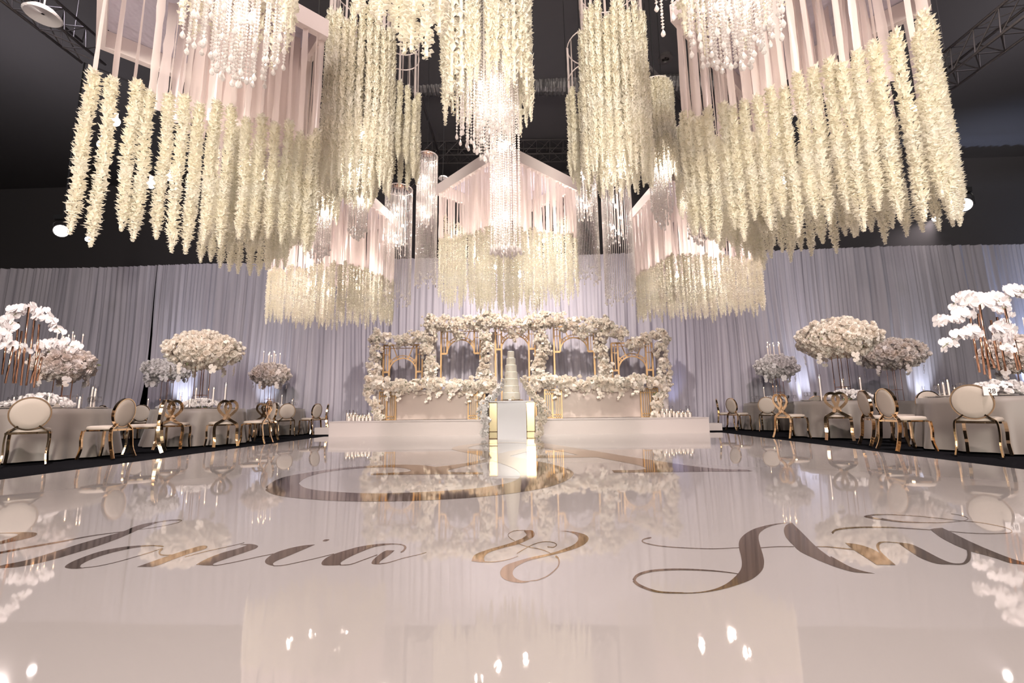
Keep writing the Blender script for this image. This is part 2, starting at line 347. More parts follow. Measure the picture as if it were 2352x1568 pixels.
letter(mb, zA, [(1540,597,1),(1700,540),(1900,470),(2100,405),(2250,362),(2310,357),(2332,372),(2300,397),(2150,442),(1950,512),(1800,572),(1720,597,1)])
hair(mb, zA, [(2080,485),(2250,440),(2352,415),(2560,370),(2750,325)], 6, 6)
letter(mb, zB, [(500,322),(590,312),(650,318),(690,335),(660,362),(550,402),(400,452),(280,495),(222,520),(225,535),(150,536),(45,528,1),(150,470),(300,410),(450,368),(545,338),(570,324)])
hair(mb, zB, [(220,534),(260,535),(350,520),(500,490),(700,445),(850,415)], 7, 7)
letter(mb, zB, [(1285,318,1),(1150,330),(1000,362),(870,405),(790,455),(762,495),(790,525),(860,541),(845,520),(880,490),(1000,440),(1130,385)])
hair(mb, zB, [(850,540),(950,535),(1100,505),(1300,460),(1480,415)], 7, 7)
letter(mb, zB, [(1362,280),(1385,266),(1425,264),(1430,270),(1405,282),(1375,285)])
letter(mb, zB, [(1350,520),(1370,480),(1450,430),(1600,380),(1750,340),(1950,312),(2100,308),(2200,320),(2232,345),(2215,380),(2180,403,1),(2168,398,1),(2200,370),(2208,345),(2180,325),(2080,318),(1900,345),(1750,400),(1620,460),(1550,505),(1547,530),(1480,536),(1380,535)])
hair(mb, zB, [(1540,533),(1650,525),(1780,480),(1930,425)], 8, 8)
letter(mb, zB, [(2030,378,1),(2108,380,1),(2050,430),(1970,485),(1950,510),(1962,523),(1900,524),(1870,515),(1885,480),(1940,430),(1990,395)])
hair(mb, zB, [(1950,521),(2050,505),(2200,460),(2352,425),(2440,400)], 8, 5)
tag(part('floor_lettering', mb, 'floor_gold', None), 'gold mirror script onia running across the left of the dance floor', 'lettering')
mb = MB()
letter(mb, zC, [(1480,195,1),(1600,193),(1750,215),(1870,255),(1908,310),(1860,380),(1750,440),(1600,490),(1450,530),(1200,590),(1000,640),(870,700),(790,760),(768,830),(800,890),(880,932),(960,943),(1045,938,1),(960,966),(830,966),(700,940),(610,890),(580,820),(610,750),(690,695),(850,640),(1050,585),(1250,545),(1400,508),(1550,455),(1680,398),(1742,340),(1748,290),(1700,240),(1600,205)])
hair(mb, zC, [(1030,942),(1150,925),(1300,860),(1430,750),(1465,670),(1450,600),(1410,570)], 9, 26)
letter(mb, zC, [(940,192),(1050,182),(1095,220),(1080,280),(980,335),(850,390),(650,440),(450,500),(370,545),(335,600),(335,662),(150,645,1),(165,600),(215,540),(400,470),(650,400),(820,340),(930,290),(975,245)])
hair(mb, zC, [(330,655),(500,655),(700,620),(850,570)], 12, 6)
hair(mb, zC, [(800,340),(730,300),(700,245),(760,200),(850,182),(960,182)], 8, 8)
hair(mb, zC, [(820,370),(1000,430),(1200,470),(1330,522)], 9, 9)
hair(mb, zC, [(830,530),(1000,430),(1150,370),(1270,352),(1380,365),(1425,400),(1380,435),(1290,430)], 9, 12)
tag(part('floor_lettering', mb, 'floor_gold', None), 'gold looping ampersand in the middle of the dance floor', 'lettering')
mb = MB()
hair(mb, zD, [(275,267),(200,282),(172,308),(230,335),(400,365),(700,386),(1000,393),(1265,380)], 14, 6)
hair(mb, zD, [(1505,382),(1700,370),(1880,370)], 8, 8)
hair(mb, zD, [(2130,370),(2250,372),(2352,381),(2560,403)], 8, 12)
letter(mb, zD, [(1856,98,1),(1700,108),(1550,135),(1420,175),(1320,235),(1268,300),(1262,380),(1285,480),(1295,560),(1280,630),(1225,700),(1130,780),(1000,842),(850,876),(700,888),(600,886,1),(620,899,1),(800,893),(1000,866),(1200,816),(1400,740),(1515,645),(1543,560),(1535,480),(1500,360),(1482,270),(1500,210),(1580,155),(1700,117)])
hair(mb, zD, [(640,892),(400,884),(260,855),(130,800),(78,750)], 14, 36)
hair(mb, zD, [(78,750),(110,700),(200,660),(350,635),(600,626),(900,637),(1100,655),(1255,676)], 34, 7)
letter(mb, zD, [(1856,98,1),(2000,240),(2130,370),(2290,490),(150,590,0,zE),(350,700,0,zE),(500,752,0,zE),(650,785,1,zE),(500,776,0,zE),(380,762,0,zE),(200,710,0,zE),(0,632,0,zE),(2150,520),(1960,430),(1870,350),(1790,260),(1768,180),(1795,125)])
tag(part('floor_lettering', mb, 'floor_gold', None), 'gold script capital A with open loop right of the ampersand', 'lettering')
mb = MB()
letter(mb, zE, [(305,432,1),(450,450),(600,495),(712,555,1),(672,500),(662,460),(690,425),(760,417),(915,428,1),(915,436),(780,426),(712,440),(697,480),(725,545),(885,687,1),(668,685,1),(540,600),(400,510)])
letter(mb, zE, [(905,428,1),(1050,445),(1180,500),(1380,605),(1520,660),(1640,665),(1690,620),(1705,560),(1695,505,1),(1745,515,1),(1745,600),(1720,650),(1650,682),(1500,680),(1350,670),(1180,610),(1050,530),(950,460)])
letter(mb, zE, [(1278,278,1),(1320,268),(1415,260,1),(1500,300),(1700,400),(1900,490),(2150,590),(2352,655),(2600,720,1),(2600,745,1),(2352,684),(2200,665),(2000,600),(1745,530,1),(1695,512,1),(1550,450),(1400,370)])
hair(mb, zE, [(158,322),(200,285),(350,262),(600,253),(900,259),(1285,284)], 24, 7)
hair(mb, zE, [(1490,298),(1700,318),(1950,328),(2150,322),(2215,305),(2180,270),(2050,235),(1850,200),(1650,180),(1400,153),(1100,124),(800,108),(700,107)], 7, 5)
hair(mb, zE, [(1520,100),(1620,115),(1700,142),(1705,165),(1620,184),(1400,201),(1200,200)], 5, 6)
hair(mb, zE, [(1200,200),(950,190),(720,160)], 6, 22)
letter(mb, zE, [(520,130),(600,108),(720,104),(900,108),(720,113),(615,122),(625,138),(730,158),(800,172),(700,168),(600,152)])
tag(part('floor_lettering', mb, 'floor_gold', None), 'gold script nd with flat oval flourish at the right edge of the dance floor', 'lettering')
mb = MB()
letter(mb, zF, [(48,355),(70,315),(180,268),(400,230),(600,205),(800,190),(1000,181),(1180,185),(1270,198,1),(1420,180),(1550,160),(1690,126,1),(1700,150,1),(1500,190),(1390,215),(1362,226),(1400,236),(1620,237,1),(1620,252,1),(1270,252),(800,257,1),(800,247,1),(1000,238),(1080,230),(1086,218),(1000,202),(800,203),(600,218),(450,240),(330,275),(270,318,1)])
letter(mb, zF, [(48,355),(60,385),(150,412),(350,433),(600,448),(900,450),(1200,442),(1500,425),(1800,395),(2050,355),(2200,310),(2275,260),(2262,225),(2150,185),(1980,150),(1800,116,1),(1650,138,1),(1700,155),(1800,190),(1870,225),(1890,260),(1850,300),(1700,335),(1500,360),(1200,380),(900,390),(700,388),(450,372),(320,350),(270,315,1)])
letter(mb, zF, [(1390,65),(1450,42),(1600,25),(1760,16),(1950,20),(2100,42),(2340,78,1),(2340,100,1),(2100,60),(1950,30),(1800,22),(1650,30),(1510,56),(1600,75),(1740,100),(1810,118,1),(1650,138,1),(1560,105),(1450,85)])
letter(mb, zF, [(1690,150,1),(1800,122),(1960,82),(2060,62,1),(2010,48,1),(1850,75),(1740,100),(1650,130,1)])
letter(mb, zG, [(260,30),(500,62),(800,110),(1100,160),(1400,205),(1700,250),(2000,280),(2250,287,1),(2308,303,1),(1900,306),(1400,312),(970,317,1),(945,293,1),(1200,290),(1285,275,1),(1200,245),(1000,205),(800,168,1),(500,172),(150,176,1),(130,150,1),(620,147,1),(450,108),(270,75,1)])
tag(part('floor_monogram', mb, 'floor_gold', None), 'large gold ampersand shaped monogram in front of the cake table', 'lettering')
# ------------------------------------------------------------ strands
def petal_strand(L, R, dens, seed, big=1.0, lv=.018):
    rn = np.random.RandomState(seed); mb = MB(); nl = int(L/lv); V = []; Fc = []
    N = nl*dens; z = -L*(np.arange(N)+rn.rand(N))/N; a = np.arange(N)*2.399+rn.rand(N)*.6
    env = np.minimum(1, np.minimum((-z)/.05+.5, (z+L)/.16+.25)); rr = R*env*(.65+.6*rn.rand(N))
    up = rn.uniform(-.25,.6,N); wd = .25*R*big*(.7+.6*rn.rand(N))*np.maximum(env,.6)
    bx = .006*np.sin(z*9+seed); by = .006*np.cos(z*7+seed)
    ca, sa = np.cos(a), np.sin(a); cu, su = np.cos(up), np.sin(up); r0 = rr*.25
    def pt(rad, side, h): return np.stack([bx+ca*rad-sa*side, by+sa*rad+ca*side, z+h],1)
    p0 = pt(r0, 0, 0); p1 = pt(r0+(rr-r0)*.55*cu, wd, rr*.55*su); p2 = pt(r0+(rr-r0)*.55*cu, -wd, rr*.55*su)
    p3 = pt(r0+(rr-r0)*cu, 0, rr*su*1.15); pm = pt(r0+(rr-r0)*.5*cu, 0, rr*.55*su+wd*.45)
    v = np.stack([p0,p1,p3,p2,pm],1).reshape(-1,3); f = []
    for i in range(N): k = i*5; f += [(k,k+1,k+4),(k+1,k+2,k+4),(k+2,k+3,k+4),(k+3,k,k+4)]
    mb.add(v, f); cyl(mb, (0,0,0), (0,0,-L*.98), R*.28, R*.2, 5)
    return mb.mesh('flower_garland','petal')
GL = [petal_strand(1.0, .050, 17, s) for s in range(6)]       # one metre garlands
GN = [petal_strand(1.0, .075, 5, 20+s, 1.3, .03) for s in range(3)]  # bigger blossoms
GF = [petal_strand(1.0, .038, 8, 40+s, 1.5, .022) for s in range(4)]  # lighter, for far chandeliers
def ribbon_mesh(seed, w=.045):
    rn = np.random.RandomState(seed); n = 10; mb = MB(); v = []; a0 = rn.rand()*PI; tw = rn.uniform(-.5,.5)
    for i in range(n+1):
        t = i/n; a = a0+tw*t+.1*math.sin(t*4+seed); ww = w*(.62+.2*rn.rand()); ox, oy = .0025*math.sin(t*4+seed), .0025*math.cos(t*3+seed)
        for s in (-.5,0,.5): v.append((ox+s*ww*math.cos(a)-(.004 if s == 0 else 0)*math.sin(a), oy+s*ww*math.sin(a)+(.004 if s == 0 else 0)*math.cos(a), -t))
    mb.add(v, [(3*i+k,3*i+k+1,3*i+k+4,3*i+k+3) for i in range(n) for k in (0,1)])
    return mb.mesh('ribbon','ribbon',True)
RB = [ribbon_mesh(s) for s in range(6)]
def crystal_mesh(L, seed, r=.0085, drop=True, sp=.020):
    mb = MB(); n = int(L/sp); rn = np.random.RandomState(seed); v = []; f = []
    for i in range(n):
        z = -(i+.5)*sp; k = i*6; a = rn.rand()*PI/2; c, s = math.cos(a)*r, math.sin(a)*r
        v += [(0,0,z+sp*.48),(c,s,z),(-s,c,z),(-c,-s,z),(s,-c,z),(0,0,z-sp*.48)]
        f += [(k,k+1,k+2),(k,k+2,k+3),(k,k+3,k+4),(k,k+4,k+1),(k+5,k+2,k+1),(k+5,k+3,k+2),(k+5,k+4,k+3),(k+5,k+1,k+4)]
    mb.add(v, f)
    if drop:
        b = -n*sp; lathe(mb, [(.001,0),(.006,-.012),(.014,-.030),(.016,-.040),(.010,-.052),(.001,-.058)], (0,0,b), 6)
    return mb.mesh('crystal_strand','crystal')
CX = {L: [crystal_mesh(L, s) for s in range(2)] for L in (.3,.5,.7,.9,1.2,1.5,1.8,2.2)}
CN = {L: [crystal_mesh(L, s, .012, True, .026) for s in range(2)] for L in (.3,.5,.7,.9,1.2,1.6,2.0)}
def crystal(parent, x, y, ztop, L, near=False):
    D = CN if near else CX; k = min(D, key=lambda q: abs(q-L)); o = link('crystal_strand', random.choice(D[k]), parent, (x,y,ztop), random.random()*3)
    o.scale = (1,1,L/k); return o
def garland(parent, x, y, ztop, L, src=None, tilt=None, w=1.0):
    o = link('flower_garland', random.choice(src or GL), parent, (x,y,ztop), random.random()*6); o.scale = (w,w,L)
    o.rotation_euler = (random.uniform(-.008,.008) if tilt is None else tilt[0], random.uniform(-.008,.008) if tilt is None else tilt[1], random.random()*6); return o
def ribbon(parent, x, y, ztop, L, w=1.0):
    o = link('ribbon', random.choice(RB), parent, (x,y,ztop), random.random()*6); o.scale = (w,w,L); return o
def bulbs(parent, pts, light=0, col=WARM, r=.035):
    for i, p in enumerate(pts):
        mb = MB(); ico(mb, (0,0,0), r, 1.15, 10, 6); o = part('light_bulb', mb, 'bulb_glow', parent, p, smooth=True, label='glowing warm bulb')
        mb = MB(); cyl(mb, (0,0,r*1.0), (0,0,r*2.2), r*.45, n=8); part('bulb_socket', mb, 'white_paint', o)
        if light: lamp('POINT','bulb_light', (p[0],p[1],p[2]-.0), None, light, col, .05, parent=parent)
# ------------------------------------------------------------ square ribbon chandeliers
HF = 4.2
def square_chandelier(cx, cy, rot, side, label, edges, inner, power, near=True, bpts=None):
    # edges: four functions t -> (top, tip) or None for corners 0-1,1-2,2-3,3-0
    t = thing('square_chandelier', label, 'chandelier', (cx,cy,HF), 0, None); h = side/2
    cor = [Vector((math.cos(rot+PI/4+k*PI/2)*h*1.4142, math.sin(rot+PI/4+k*PI/2)*h*1.4142, 0)) for k in range(4)]
    for k in range(4):
        a, b = cor[k], cor[(k+1)%4]; d = (b-a).normalized(); mb = MB(); e = .035 if k%2 else -.035
        bar(mb, a-d*e+Vector((0,0,.09)), b+d*e+Vector((0,0,.09)), .07, .18); part('frame_beam', mb, 'white_paint', t)
    mb = MB(); box(mb, (0,0,.19), (side*.98,side*.98,.012), rz=rot); part('ceiling_panel', mb, 'canopy', t, label='crinkled lavender fabric panel')
    for c in cor: mb = MB(); cyl(mb, c*.95+Vector((0,0,.18)), c*.9+Vector((0,0,9.56-HF)), .006, n=5); part('hanging_cable', mb, 'dark_metal', t)
    src = GL if near else GF
    for k in range(4):
        a, b = cor[k], cor[(k+1)%4]; fn, n = edges[k]
        for i in range(n):
            u = (i+.5)/n; p = a.lerp(b, u); q = fn(u) if fn else None
            if q is None: continue
            top, tip = q[0]-HF, q[1]-HF; top += random.uniform(-.05,.05); tip += random.uniform(-.11,.08)
            ribbon(t, p.x, p.y, 0, -top+.03, 1.55 if near else 1.9)
            if len(q) < 3: garland(t, p.x+random.uniform(-.015,.015), p.y+random.uniform(-.015,.015), top, top-tip, src)
    for (x, y, top, tip) in inner:
        ribbon(t, x, y, .15, HF-top+.18, 2.6)
        if tip: garland(t, x, y, top-HF, top-tip, src)
    if bpts: bulbs(t, bpts, power, WARM)
    return t
def lin(a, b): return lambda u: (a[0]+(b[0]-a[0])*u, a[1]+(b[1]-a[1])*u)
S = 1.59
def ringpts(n, r, f, sx=1.0, x0=0, y0=0, a0=0):
    out = []
    for i in range(n): q = a0+2*PI*i/n; out.append((x0+r*math.cos(q)*sx, y0+r*math.sin(q), *f(q)))
    return out
# rot=PI/4 gives corners: 0 -> back(+y)... order: B(+y), L(-x), F(-y), R(+x)
bl = [( -.35,-.1,-1.5),(-.5,-.35,-1.05),(-.54,-.4,-1.3),(.25,.2,-1.2),(.45,.1,-1.3),(.0,-.3,-1.55)]
square_chandelier(-3.02, 3.80, PI/4, 1.56, 'white square frame chandelier of ribbons and cream garlands, largest at the left', [
    (lambda u: None if u > .42 else (3.25,2.27), 17), (None, 0), (lin((3.0,1.80),(3.2,2.12)), 15), (lin((3.25,2.16),(3.35,2.24)), 17)],
    [(.25*math.cos(a)+.25, .3*math.sin(a)+.05, 3.2, 2.2) for a in np.linspace(0,5.6,9)]+[(x,y,3.3,0) for x in (-.15,.0,.15,.3,.45,.6,.75) for y in (-.3,-.15,0,.15,.3)], 11, True, bl)
square_chandelier(2.54, 3.80, PI/4, S, 'white square frame chandelier of ribbons and cream garlands, largest at the right', [
    (lin((3.35,2.24),(3.3,2.16)), 17), (lin((3.2,2.12),(3.05,1.82)), 17), (lin((3.2,1.86),(3.35,2.2)), 15), (lambda u: (3.35,2.22), 17)],
    [(.45*math.cos(a), .45*math.sin(a), 3.2, 2.15) for a in np.linspace(0,5.8,12)]+[(x,y,3.3,0) for x in (-.6,-.42,-.25,-.08,.1,.28,.45) for y in (-.3,-.1,0.1,.3)], 11, True,
    [(-.35,-.1,-1.2),(.5,-.4,-1.25),(.15,-.3,-1.3),(.0,.35,-1.3),(-.2,.2,-1.5)])
square_chandelier(-.33, 7.07, PI/4, S, 'white square frame chandelier turned corner forward over the middle of the dance floor', [
    (lin((3.6,2.5),(3.85,2.75)), 19), (lin((3.45,2.38),(3.15,1.95)), 20), (lin((3.15,1.95),(3.45,2.38)), 20), (lin((3.85,2.75),(3.6,2.5)), 19)],
    [(.5*math.cos(a), .5*math.sin(a), 3.1, 2.2) for a in np.linspace(0,5.9,14)]+[(x,y,3.3,0) for x in (-.5,-.25,0,.25,.5) for y in (-.3,.3)], 55, False,
    [(-.45,-.2,-1.2),(.5,-.1,-1.0),(.2,-.3,-1.5),(-.2,-.1,-1.3),(.6,.1,-.8),(-.3,.3,-.5)])
for sgn, lab, cx in ((-1,'left',-3.42),(1,'right',2.85)):
    rot = sgn*math.radians(8.4)
    square_chandelier(cx, 7.7, rot, 1.5, 'white square frame chandelier with short cream garlands, smaller one hanging at the far %s'%lab, [
        (lambda u: (3.1,2.3), 20), (lin((3.1,2.3),(3.0,2.15)), 17), (lambda u: (3.0,2.13), 22), (lin((3.0,2.15),(3.1,2.3)), 17)],
        [(.42*math.cos(a), .42*math.sin(a), 3.0, 2.2) for a in np.linspace(0,5.8,8)]+[(x,y,3.15,0) for x in (-.5,-.3,-.1,.1,.3,.5) for y in (-.45,.0,.45)], 60, False,
        [(-.35,-.2,-1.35),(.35,-.1,-1.2),(.05,-.35,-1.55),(.3,.3,-1.3)])
# ------------------------------------------------------------ ring chandeliers of ribbons and garlands
def hoop(parent, r, c, th=.008, sx=1):
    mb = MB(); P = [(c[0]+r*math.cos(q), c[1]+r*math.sin(q), c[2]) for q in np.linspace(0,2*PI,33)]; tube(mb, P, th, 6); part('hoop', mb, 'white_paint', parent, smooth=True)
def ring_chandelier(px, Y, r, ytop, ybot, label, hoops, second=None, n=26, power=10, ragged=.18):
    c = at(px, (ytop+ybot)/2, Y); zt = at(px,ytop,Y).z; zb = at(px,ybot,Y).z; z0 = hoops[-1]
    t = thing('ring_chandelier', label, 'chandelier', (c.x,c.y,z0)); 
    for hz_ in hoops: hoop(t, r, (0,0,hz_-z0))
    mb = MB()
    for q in range(3): cyl(mb, (r*math.cos(q*2.1),r*math.sin(q*2.1),hoops[0]-z0), (0,0,9.56-z0), .006, n=5)
    part('hanging_cable', mb, 'dark_metal', t)
    for i in range(n):
        q = 2*PI*i/n; x, y = r*math.cos(q), r*math.sin(q); tp = zt+random.uniform(-ragged,ragged)-z0; bt = zb+random.uniform(-.1,.1)-z0+.12*max(0,math.sin(q))
        ribbon(t, x, y, hoops[0]-z0, hoops[0]-z0-tp+.02, .9); garland(t, x, y, tp, tp-bt, GL, w=.92)
    for i in range(10):
        q = 2*PI*i/10; garland(t, r*.5*math.cos(q), r*.5*math.sin(q), zt-z0, zt-zb+.1, GL, w=.9)
    if second:
        dx, dy, r2, yt2, yb2, hz2, n2, skip = second; zt2 = at(px,yt2,Y+dy).z; zb2 = at(px,yb2,Y+dy).z
        for hh in hz2: hoop(t, r2, (dx,dy,hh-z0), .007)
        for i in range(n2):
            q = 2*PI*i/n2; x, y = dx+r2*math.cos(q), dy+r2*math.sin(q)
            ribbon(t, x, y, hz2[0]-z0, hz2[0]-zt2+.02, .8); garland(t, x, y, zt2-z0+random.uniform(-.1,.1), zt2-zb2, GL, w=.85)
    bulbs(t, [(0,0,zb-z0+.25),(.1,-.1,zb-z0+.6)], power)
    return t
ring_chandelier(825, 4.6, .35, 80, 440, 'tall round chandelier of cream garlands, left of centre between white hoops', [at(825,-20,4.6).z, at(825,8,4.6).z],
    (.36, .35, .21, 232, 405, [at(900,105,5.0).z, at(900,140,5.0).z], 14, 0), power=14)
ring_chandelier(1412, 4.6, .34, 62, 425, 'tall round chandelier of cream garlands, right of centre', [at(1400,-30,4.6).z, at(1400,5,4.6).z],
    (-.16, .35, .30, 230, 420, [at(1345,115,5.0).z, at(1345,190,5.0).z], 14, 0), power=14)
# ------------------------------------------------------------ drum chandeliers: garland shell, crystal core
def drum(px, Y, r, yt, yb, yc, label, n=22, nc=40, power=10, src=None, w=.85, inner=None, near=False, z0y=None, col=WARM, rc=.72, gold=True):
    c = at(px,(yt+yb)/2,Y); zt = at(px,yt,Y).z; zb = at(px,yb,Y).z; zc = at(px,yc,Y).z
    t = thing('drum_chandelier', label, 'chandelier', (c.x,c.y,zt)); hoop(t, r, (0,0,.01), .008)
    mb = MB(); cyl(mb, (0,0,.02), (0,0,9.56-zt), .008, n=6); part('hanging_cable', mb, 'dark_metal', t)
    if gold: mb = MB(); lathe(mb, [(.01,-.02),(r*.35,-.03),(r*.4,-.05),(r*.22,-.11),(r*.2,-(zt-zb)*.3),(.01,-(zt-zb)*.32)], n=16); part('gold_core', mb, 'copper', t, label='copper coloured metal core')
    for i in range(n):
        q = 2*PI*i/n; L = (zt-zb)*random.uniform(.90,1.08); garland(t, r*math.cos(q), r*math.sin(q), 0, L, src or GL, w=w)
    for i in range(nc):
        q = i*2.399; rr = r*rc*math.sqrt((i+.5)/nc); L = (zt-zc)*(1-.22*rr/r*random.uniform(.6,1.2)); crystal(t, rr*math.cos(q), rr*math.sin(q), -.02, L, near)
    if inner:
        r3, y3, n3 = inner[:3]; z3 = at(px+38,y3,Y).z
        for i in range(n3): q = i*2.399; rr = r3*math.sqrt((i+.5)/n3); crystal(t, rr*math.cos(q)+inner[3], rr*math.sin(q), -.3*(zt-zc), (zt-z3)-.3*(zt-zc), False)
    if inner: bulbs(t, [(inner[3],0,at(px,yy_,Y).z-zt) for yy_ in (340,420,500)], 4, col, .02)
    bulbs(t, [(r*.3*math.cos(q), r*.3*math.sin(q), zb-zt+.06+.07*k) for k, q in enumerate((0,2.1,4.2,5.5))], power, col, .028)
    return t
drum(740, 6.2, .24, 325, 500, 600, 'round garland and crystal drum between the left square and left ring chandeliers', power=9)
drum(826, 6.3, .20, 365, 470, 545, 'bright crystal drum half hidden under the left ring chandelier', n=16, power=8)
drum(1597, 6.2, .25, 298, 480, 560, 'round garland and crystal drum against the right square chandelier', power=9)
drum(1510, 5.6, .20, 200, 405, 520, 'round garland and crystal drum just right of the right ring chandelier', power=9)
drum(1118, 3.9, .40, -190, 262, 368, 'big central drum of white blossoms and long crystal strands at the top', n=30, nc=62, power=8, src=GL+GN, w=1.0, inner=(.155,565,34,.165), near=True)
drum(565, 2.55, .30, -330, 60, 190, 'crystal drum cut by the top edge in front of the left square chandelier', n=14, nc=60, power=3, src=GN, w=.8, near=True, rc=.98)
drum(1668, 2.55, .29, -340, 30, 150, 'crystal drum cut by the top edge in front of the right square chandelier', n=14, nc=60, power=3, src=GN, w=.8, near=True, rc=.98)
# near blossoms at the top edge
c = at(895,-120,2.3); t = thing('blossom_cluster', 'large white blossom strands hanging at the top edge left of the central drum', 'hanging flowers', c)
for px, yb in ((976,146),(995,60),(935,112),(912,100),(868,70),(825,60),(845,20),(948,60),(890,40)):
    p = at(px,yb,2.3); g = garland(t, p.x-c.x+.02, random.uniform(-.1,.1), .05, c.z-p.z+.05, GN, w=.75)
mb = MB(); hoop(t, .28, (0,0,.06), .01); cyl(mb, (0,0,.05), (0,0,9.56-c.z), .008, n=5); part('hanging_cable', mb, 'dark_metal', t)
c = at(1515,-60,2.6); t = thing('crystal_pendant', 'loose crystal drops at the top edge right of centre', 'hanging crystals', c)
for px, yb in ((1524,85),(1509,30),(1532,5),(1547,48)): p = at(px,yb,2.6); crystal(t, p.x-c.x, 0, .05, c.z-p.z, True)
mb = MB(); hoop(t, .06, (0,0,.05), .008); cyl(mb, (0,0,.05), (0,0,9.56-c.z), .006, n=5); part('hanging_cable', mb, 'dark_metal', t)
# crystal cylinders
def crystal_column(px, Y, r, yt, ym, yb, label, n=46):
    c = at(px,yt,Y); zm = at(px,ym,Y).z; zb = at(px,yb,Y).z; t = thing('crystal_column', label, 'chandelier', c)
    mb = MB(); lathe(mb, [(.01,.10),(.03,.10),(.05,.06),(.09,.05),(.10,.02),(.01,.02)], n=14); part('gold_cap', mb, 'copper', t, smooth=True, label='copper coloured cap')
    hoop(t, r, (0,0,-.03), .008); mb = MB()
    for k in range(8): tube(mb, smooth_path([(.06*math.cos(k*PI/4),.06*math.sin(k*PI/4),.03),(r*.7*math.cos(k*PI/4),r*.7*math.sin(k*PI/4),.02),(r*math.cos(k*PI/4),r*math.sin(k*PI/4),-.03)],3), .004, 4)
    part('spokes', mb, 'copper', t); mb = MB(); cyl(mb, (0,0,.1), (0,0,9.56-c.z), .006, n=5); part('hanging_cable', mb, 'dark_metal', t)
    for i in range(n):
        q = 2*PI*i/n; L = (c.z-zb)*random.uniform(.90,1.0); crystal(t, r*math.cos(q), r*math.sin(q), -.03, L)
    for i in range(26):
        q = i*2.399; rr = r*.75*math.sqrt((i+.5)/26); crystal(t, rr*math.cos(q), rr*math.sin(q), -.03, (c.z-zm)*random.uniform(.85,1.15))
    bulbs(t, [(.08*math.cos(k*2.2), .08*math.sin(k*2.2), -.2-(c.z-zm-.2)*k/5) for k in range(6)], 5, (1,.86,.78), .024)
crystal_column(982, 7.5, .18, 356, 500, 650, 'slim crystal column with copper cap left of the centre square chandelier')
crystal_column(917, 8.0, .25, 432, 560, 690, 'wider crystal column behind the left ring chandelier')
crystal_column(1340, 7.3, .20, 346, 480, 640, 'slim crystal column half behind the right ring chandelier')
crystal_column(1413, 8.0, .27, 415, 540, 690, 'wider crystal column under the right ring chandelier')
# ------------------------------------------------------------ roses and orchids
def rose_tpl(seed):
    rn = np.random.RandomState(seed); V = []; Fc = []; n0 = 0
    for ring, (m_, r, h, cup) in enumerate(((3,.30,.62,.55),(5,.58,.50,.35),(5,.85,.30,.12),(5,1.0,.05,-.25))):
        for i in range(m_):
            a = 2*PI*i/m_+ring*.7+rn.uniform(-.2,.2); hw = PI/m_*1.25; rr = r*rn.uniform(.9,1.1)
            for v in (0,.55,1):
                for u in (-1,0,1):
                    aa = a+u*hw*(.45+.55*v)*(1 if v < 1 else .8); rad = rr*(.25+.75*v**.8)*(1-.06*abs(u)); z = -.45+(h+.45)*v+(cup*.25 if v == 1 else 0)-(.12 if (v == 1 and u == 0 and ring > 1) else 0)
                    V.append((rad*math.cos(aa), rad*math.sin(aa), z))
            for q in range(2):
                for k in range(2): b = n0+q*3+k; Fc.append((b,b+1,b+4,b+3))
            n0 += 9
    return np.array(V), Fc
def orchid_tpl(seed):
    rn = np.random.RandomState(seed); V = []; Fc = []; n0 = 0
    for i, (a, w, L) in enumerate(((PI/2,.30,.85),(PI/2+2.2,.28,.8),(PI/2-2.2,.28,.8),(.25,.58,.95),(PI-.25,.58,.95))):
        ca, sa = math.cos(a), math.sin(a); pts = [(0,0,.02)]
        for t, ww in ((.35,.75),(.75,1),(1,.4)):
            for s in (-1,0,1): pts.append((t*L, s*w*ww, (.10 if s else .02)*t-.12*t*t))
        for x, y, z in pts: V.append((x*ca-y*sa, x*sa+y*ca, z+(.05 if i > 2 else 0)))
        Fc += [(n0,n0+1,n0+2),(n0,n0+2,n0+3)]
        for q in range(2):
            for k in range(2): b = n0+1+q*3+k; Fc.append((b,b+1,b+4,b+3))
        n0 += 10
    V += [(.10,-.05,.12),(-.10,-.05,.12),(0,-.28,.10),(0,.08,.16)]; Fc += [(n0,n0+2,n0+3),(n0+1,n0+3,n0+2)]
    return np.array(V), Fc
ROSE = [rose_tpl(s) for s in range(5)]; ORCH = [orchid_tpl(s) for s in range(3)]
def basis_to(n, spin):
    n = Vector(n).normalized(); up = Vector((0,0,1)) if abs(n.z) < .9 else Vector((1,0,0)); s = n.cross(up).normalized(); t = n.cross(s)
    c, d = math.cos(spin), math.sin(spin); return np.array([s*c+t*d, t*c-s*d, n])
def place(mb, tpl, p, n, size, mi=0, spin=None):
    v, f = tpl; B = basis_to(n, random.random()*6.28 if spin is None else spin); mb.add(v@B*size+np.array(p), f, mi)
def leaf(mb, p, n, L, mi):
    B = basis_to(n, random.random()*6.28); v = np.array([(0,0,0),(.25,0,.5),(0,0,1),(-.25,0,.5),(0,.12,.5)])*L; mb.add(v@B+np.array(p), [(0,1,4),(1,2,4),(2,3,4),(3,0,4)], mi)
def rnd_dir():
    v = Vector((random.gauss(0,1),random.gauss(0,1),random.gauss(0,1))); return v.normalized()
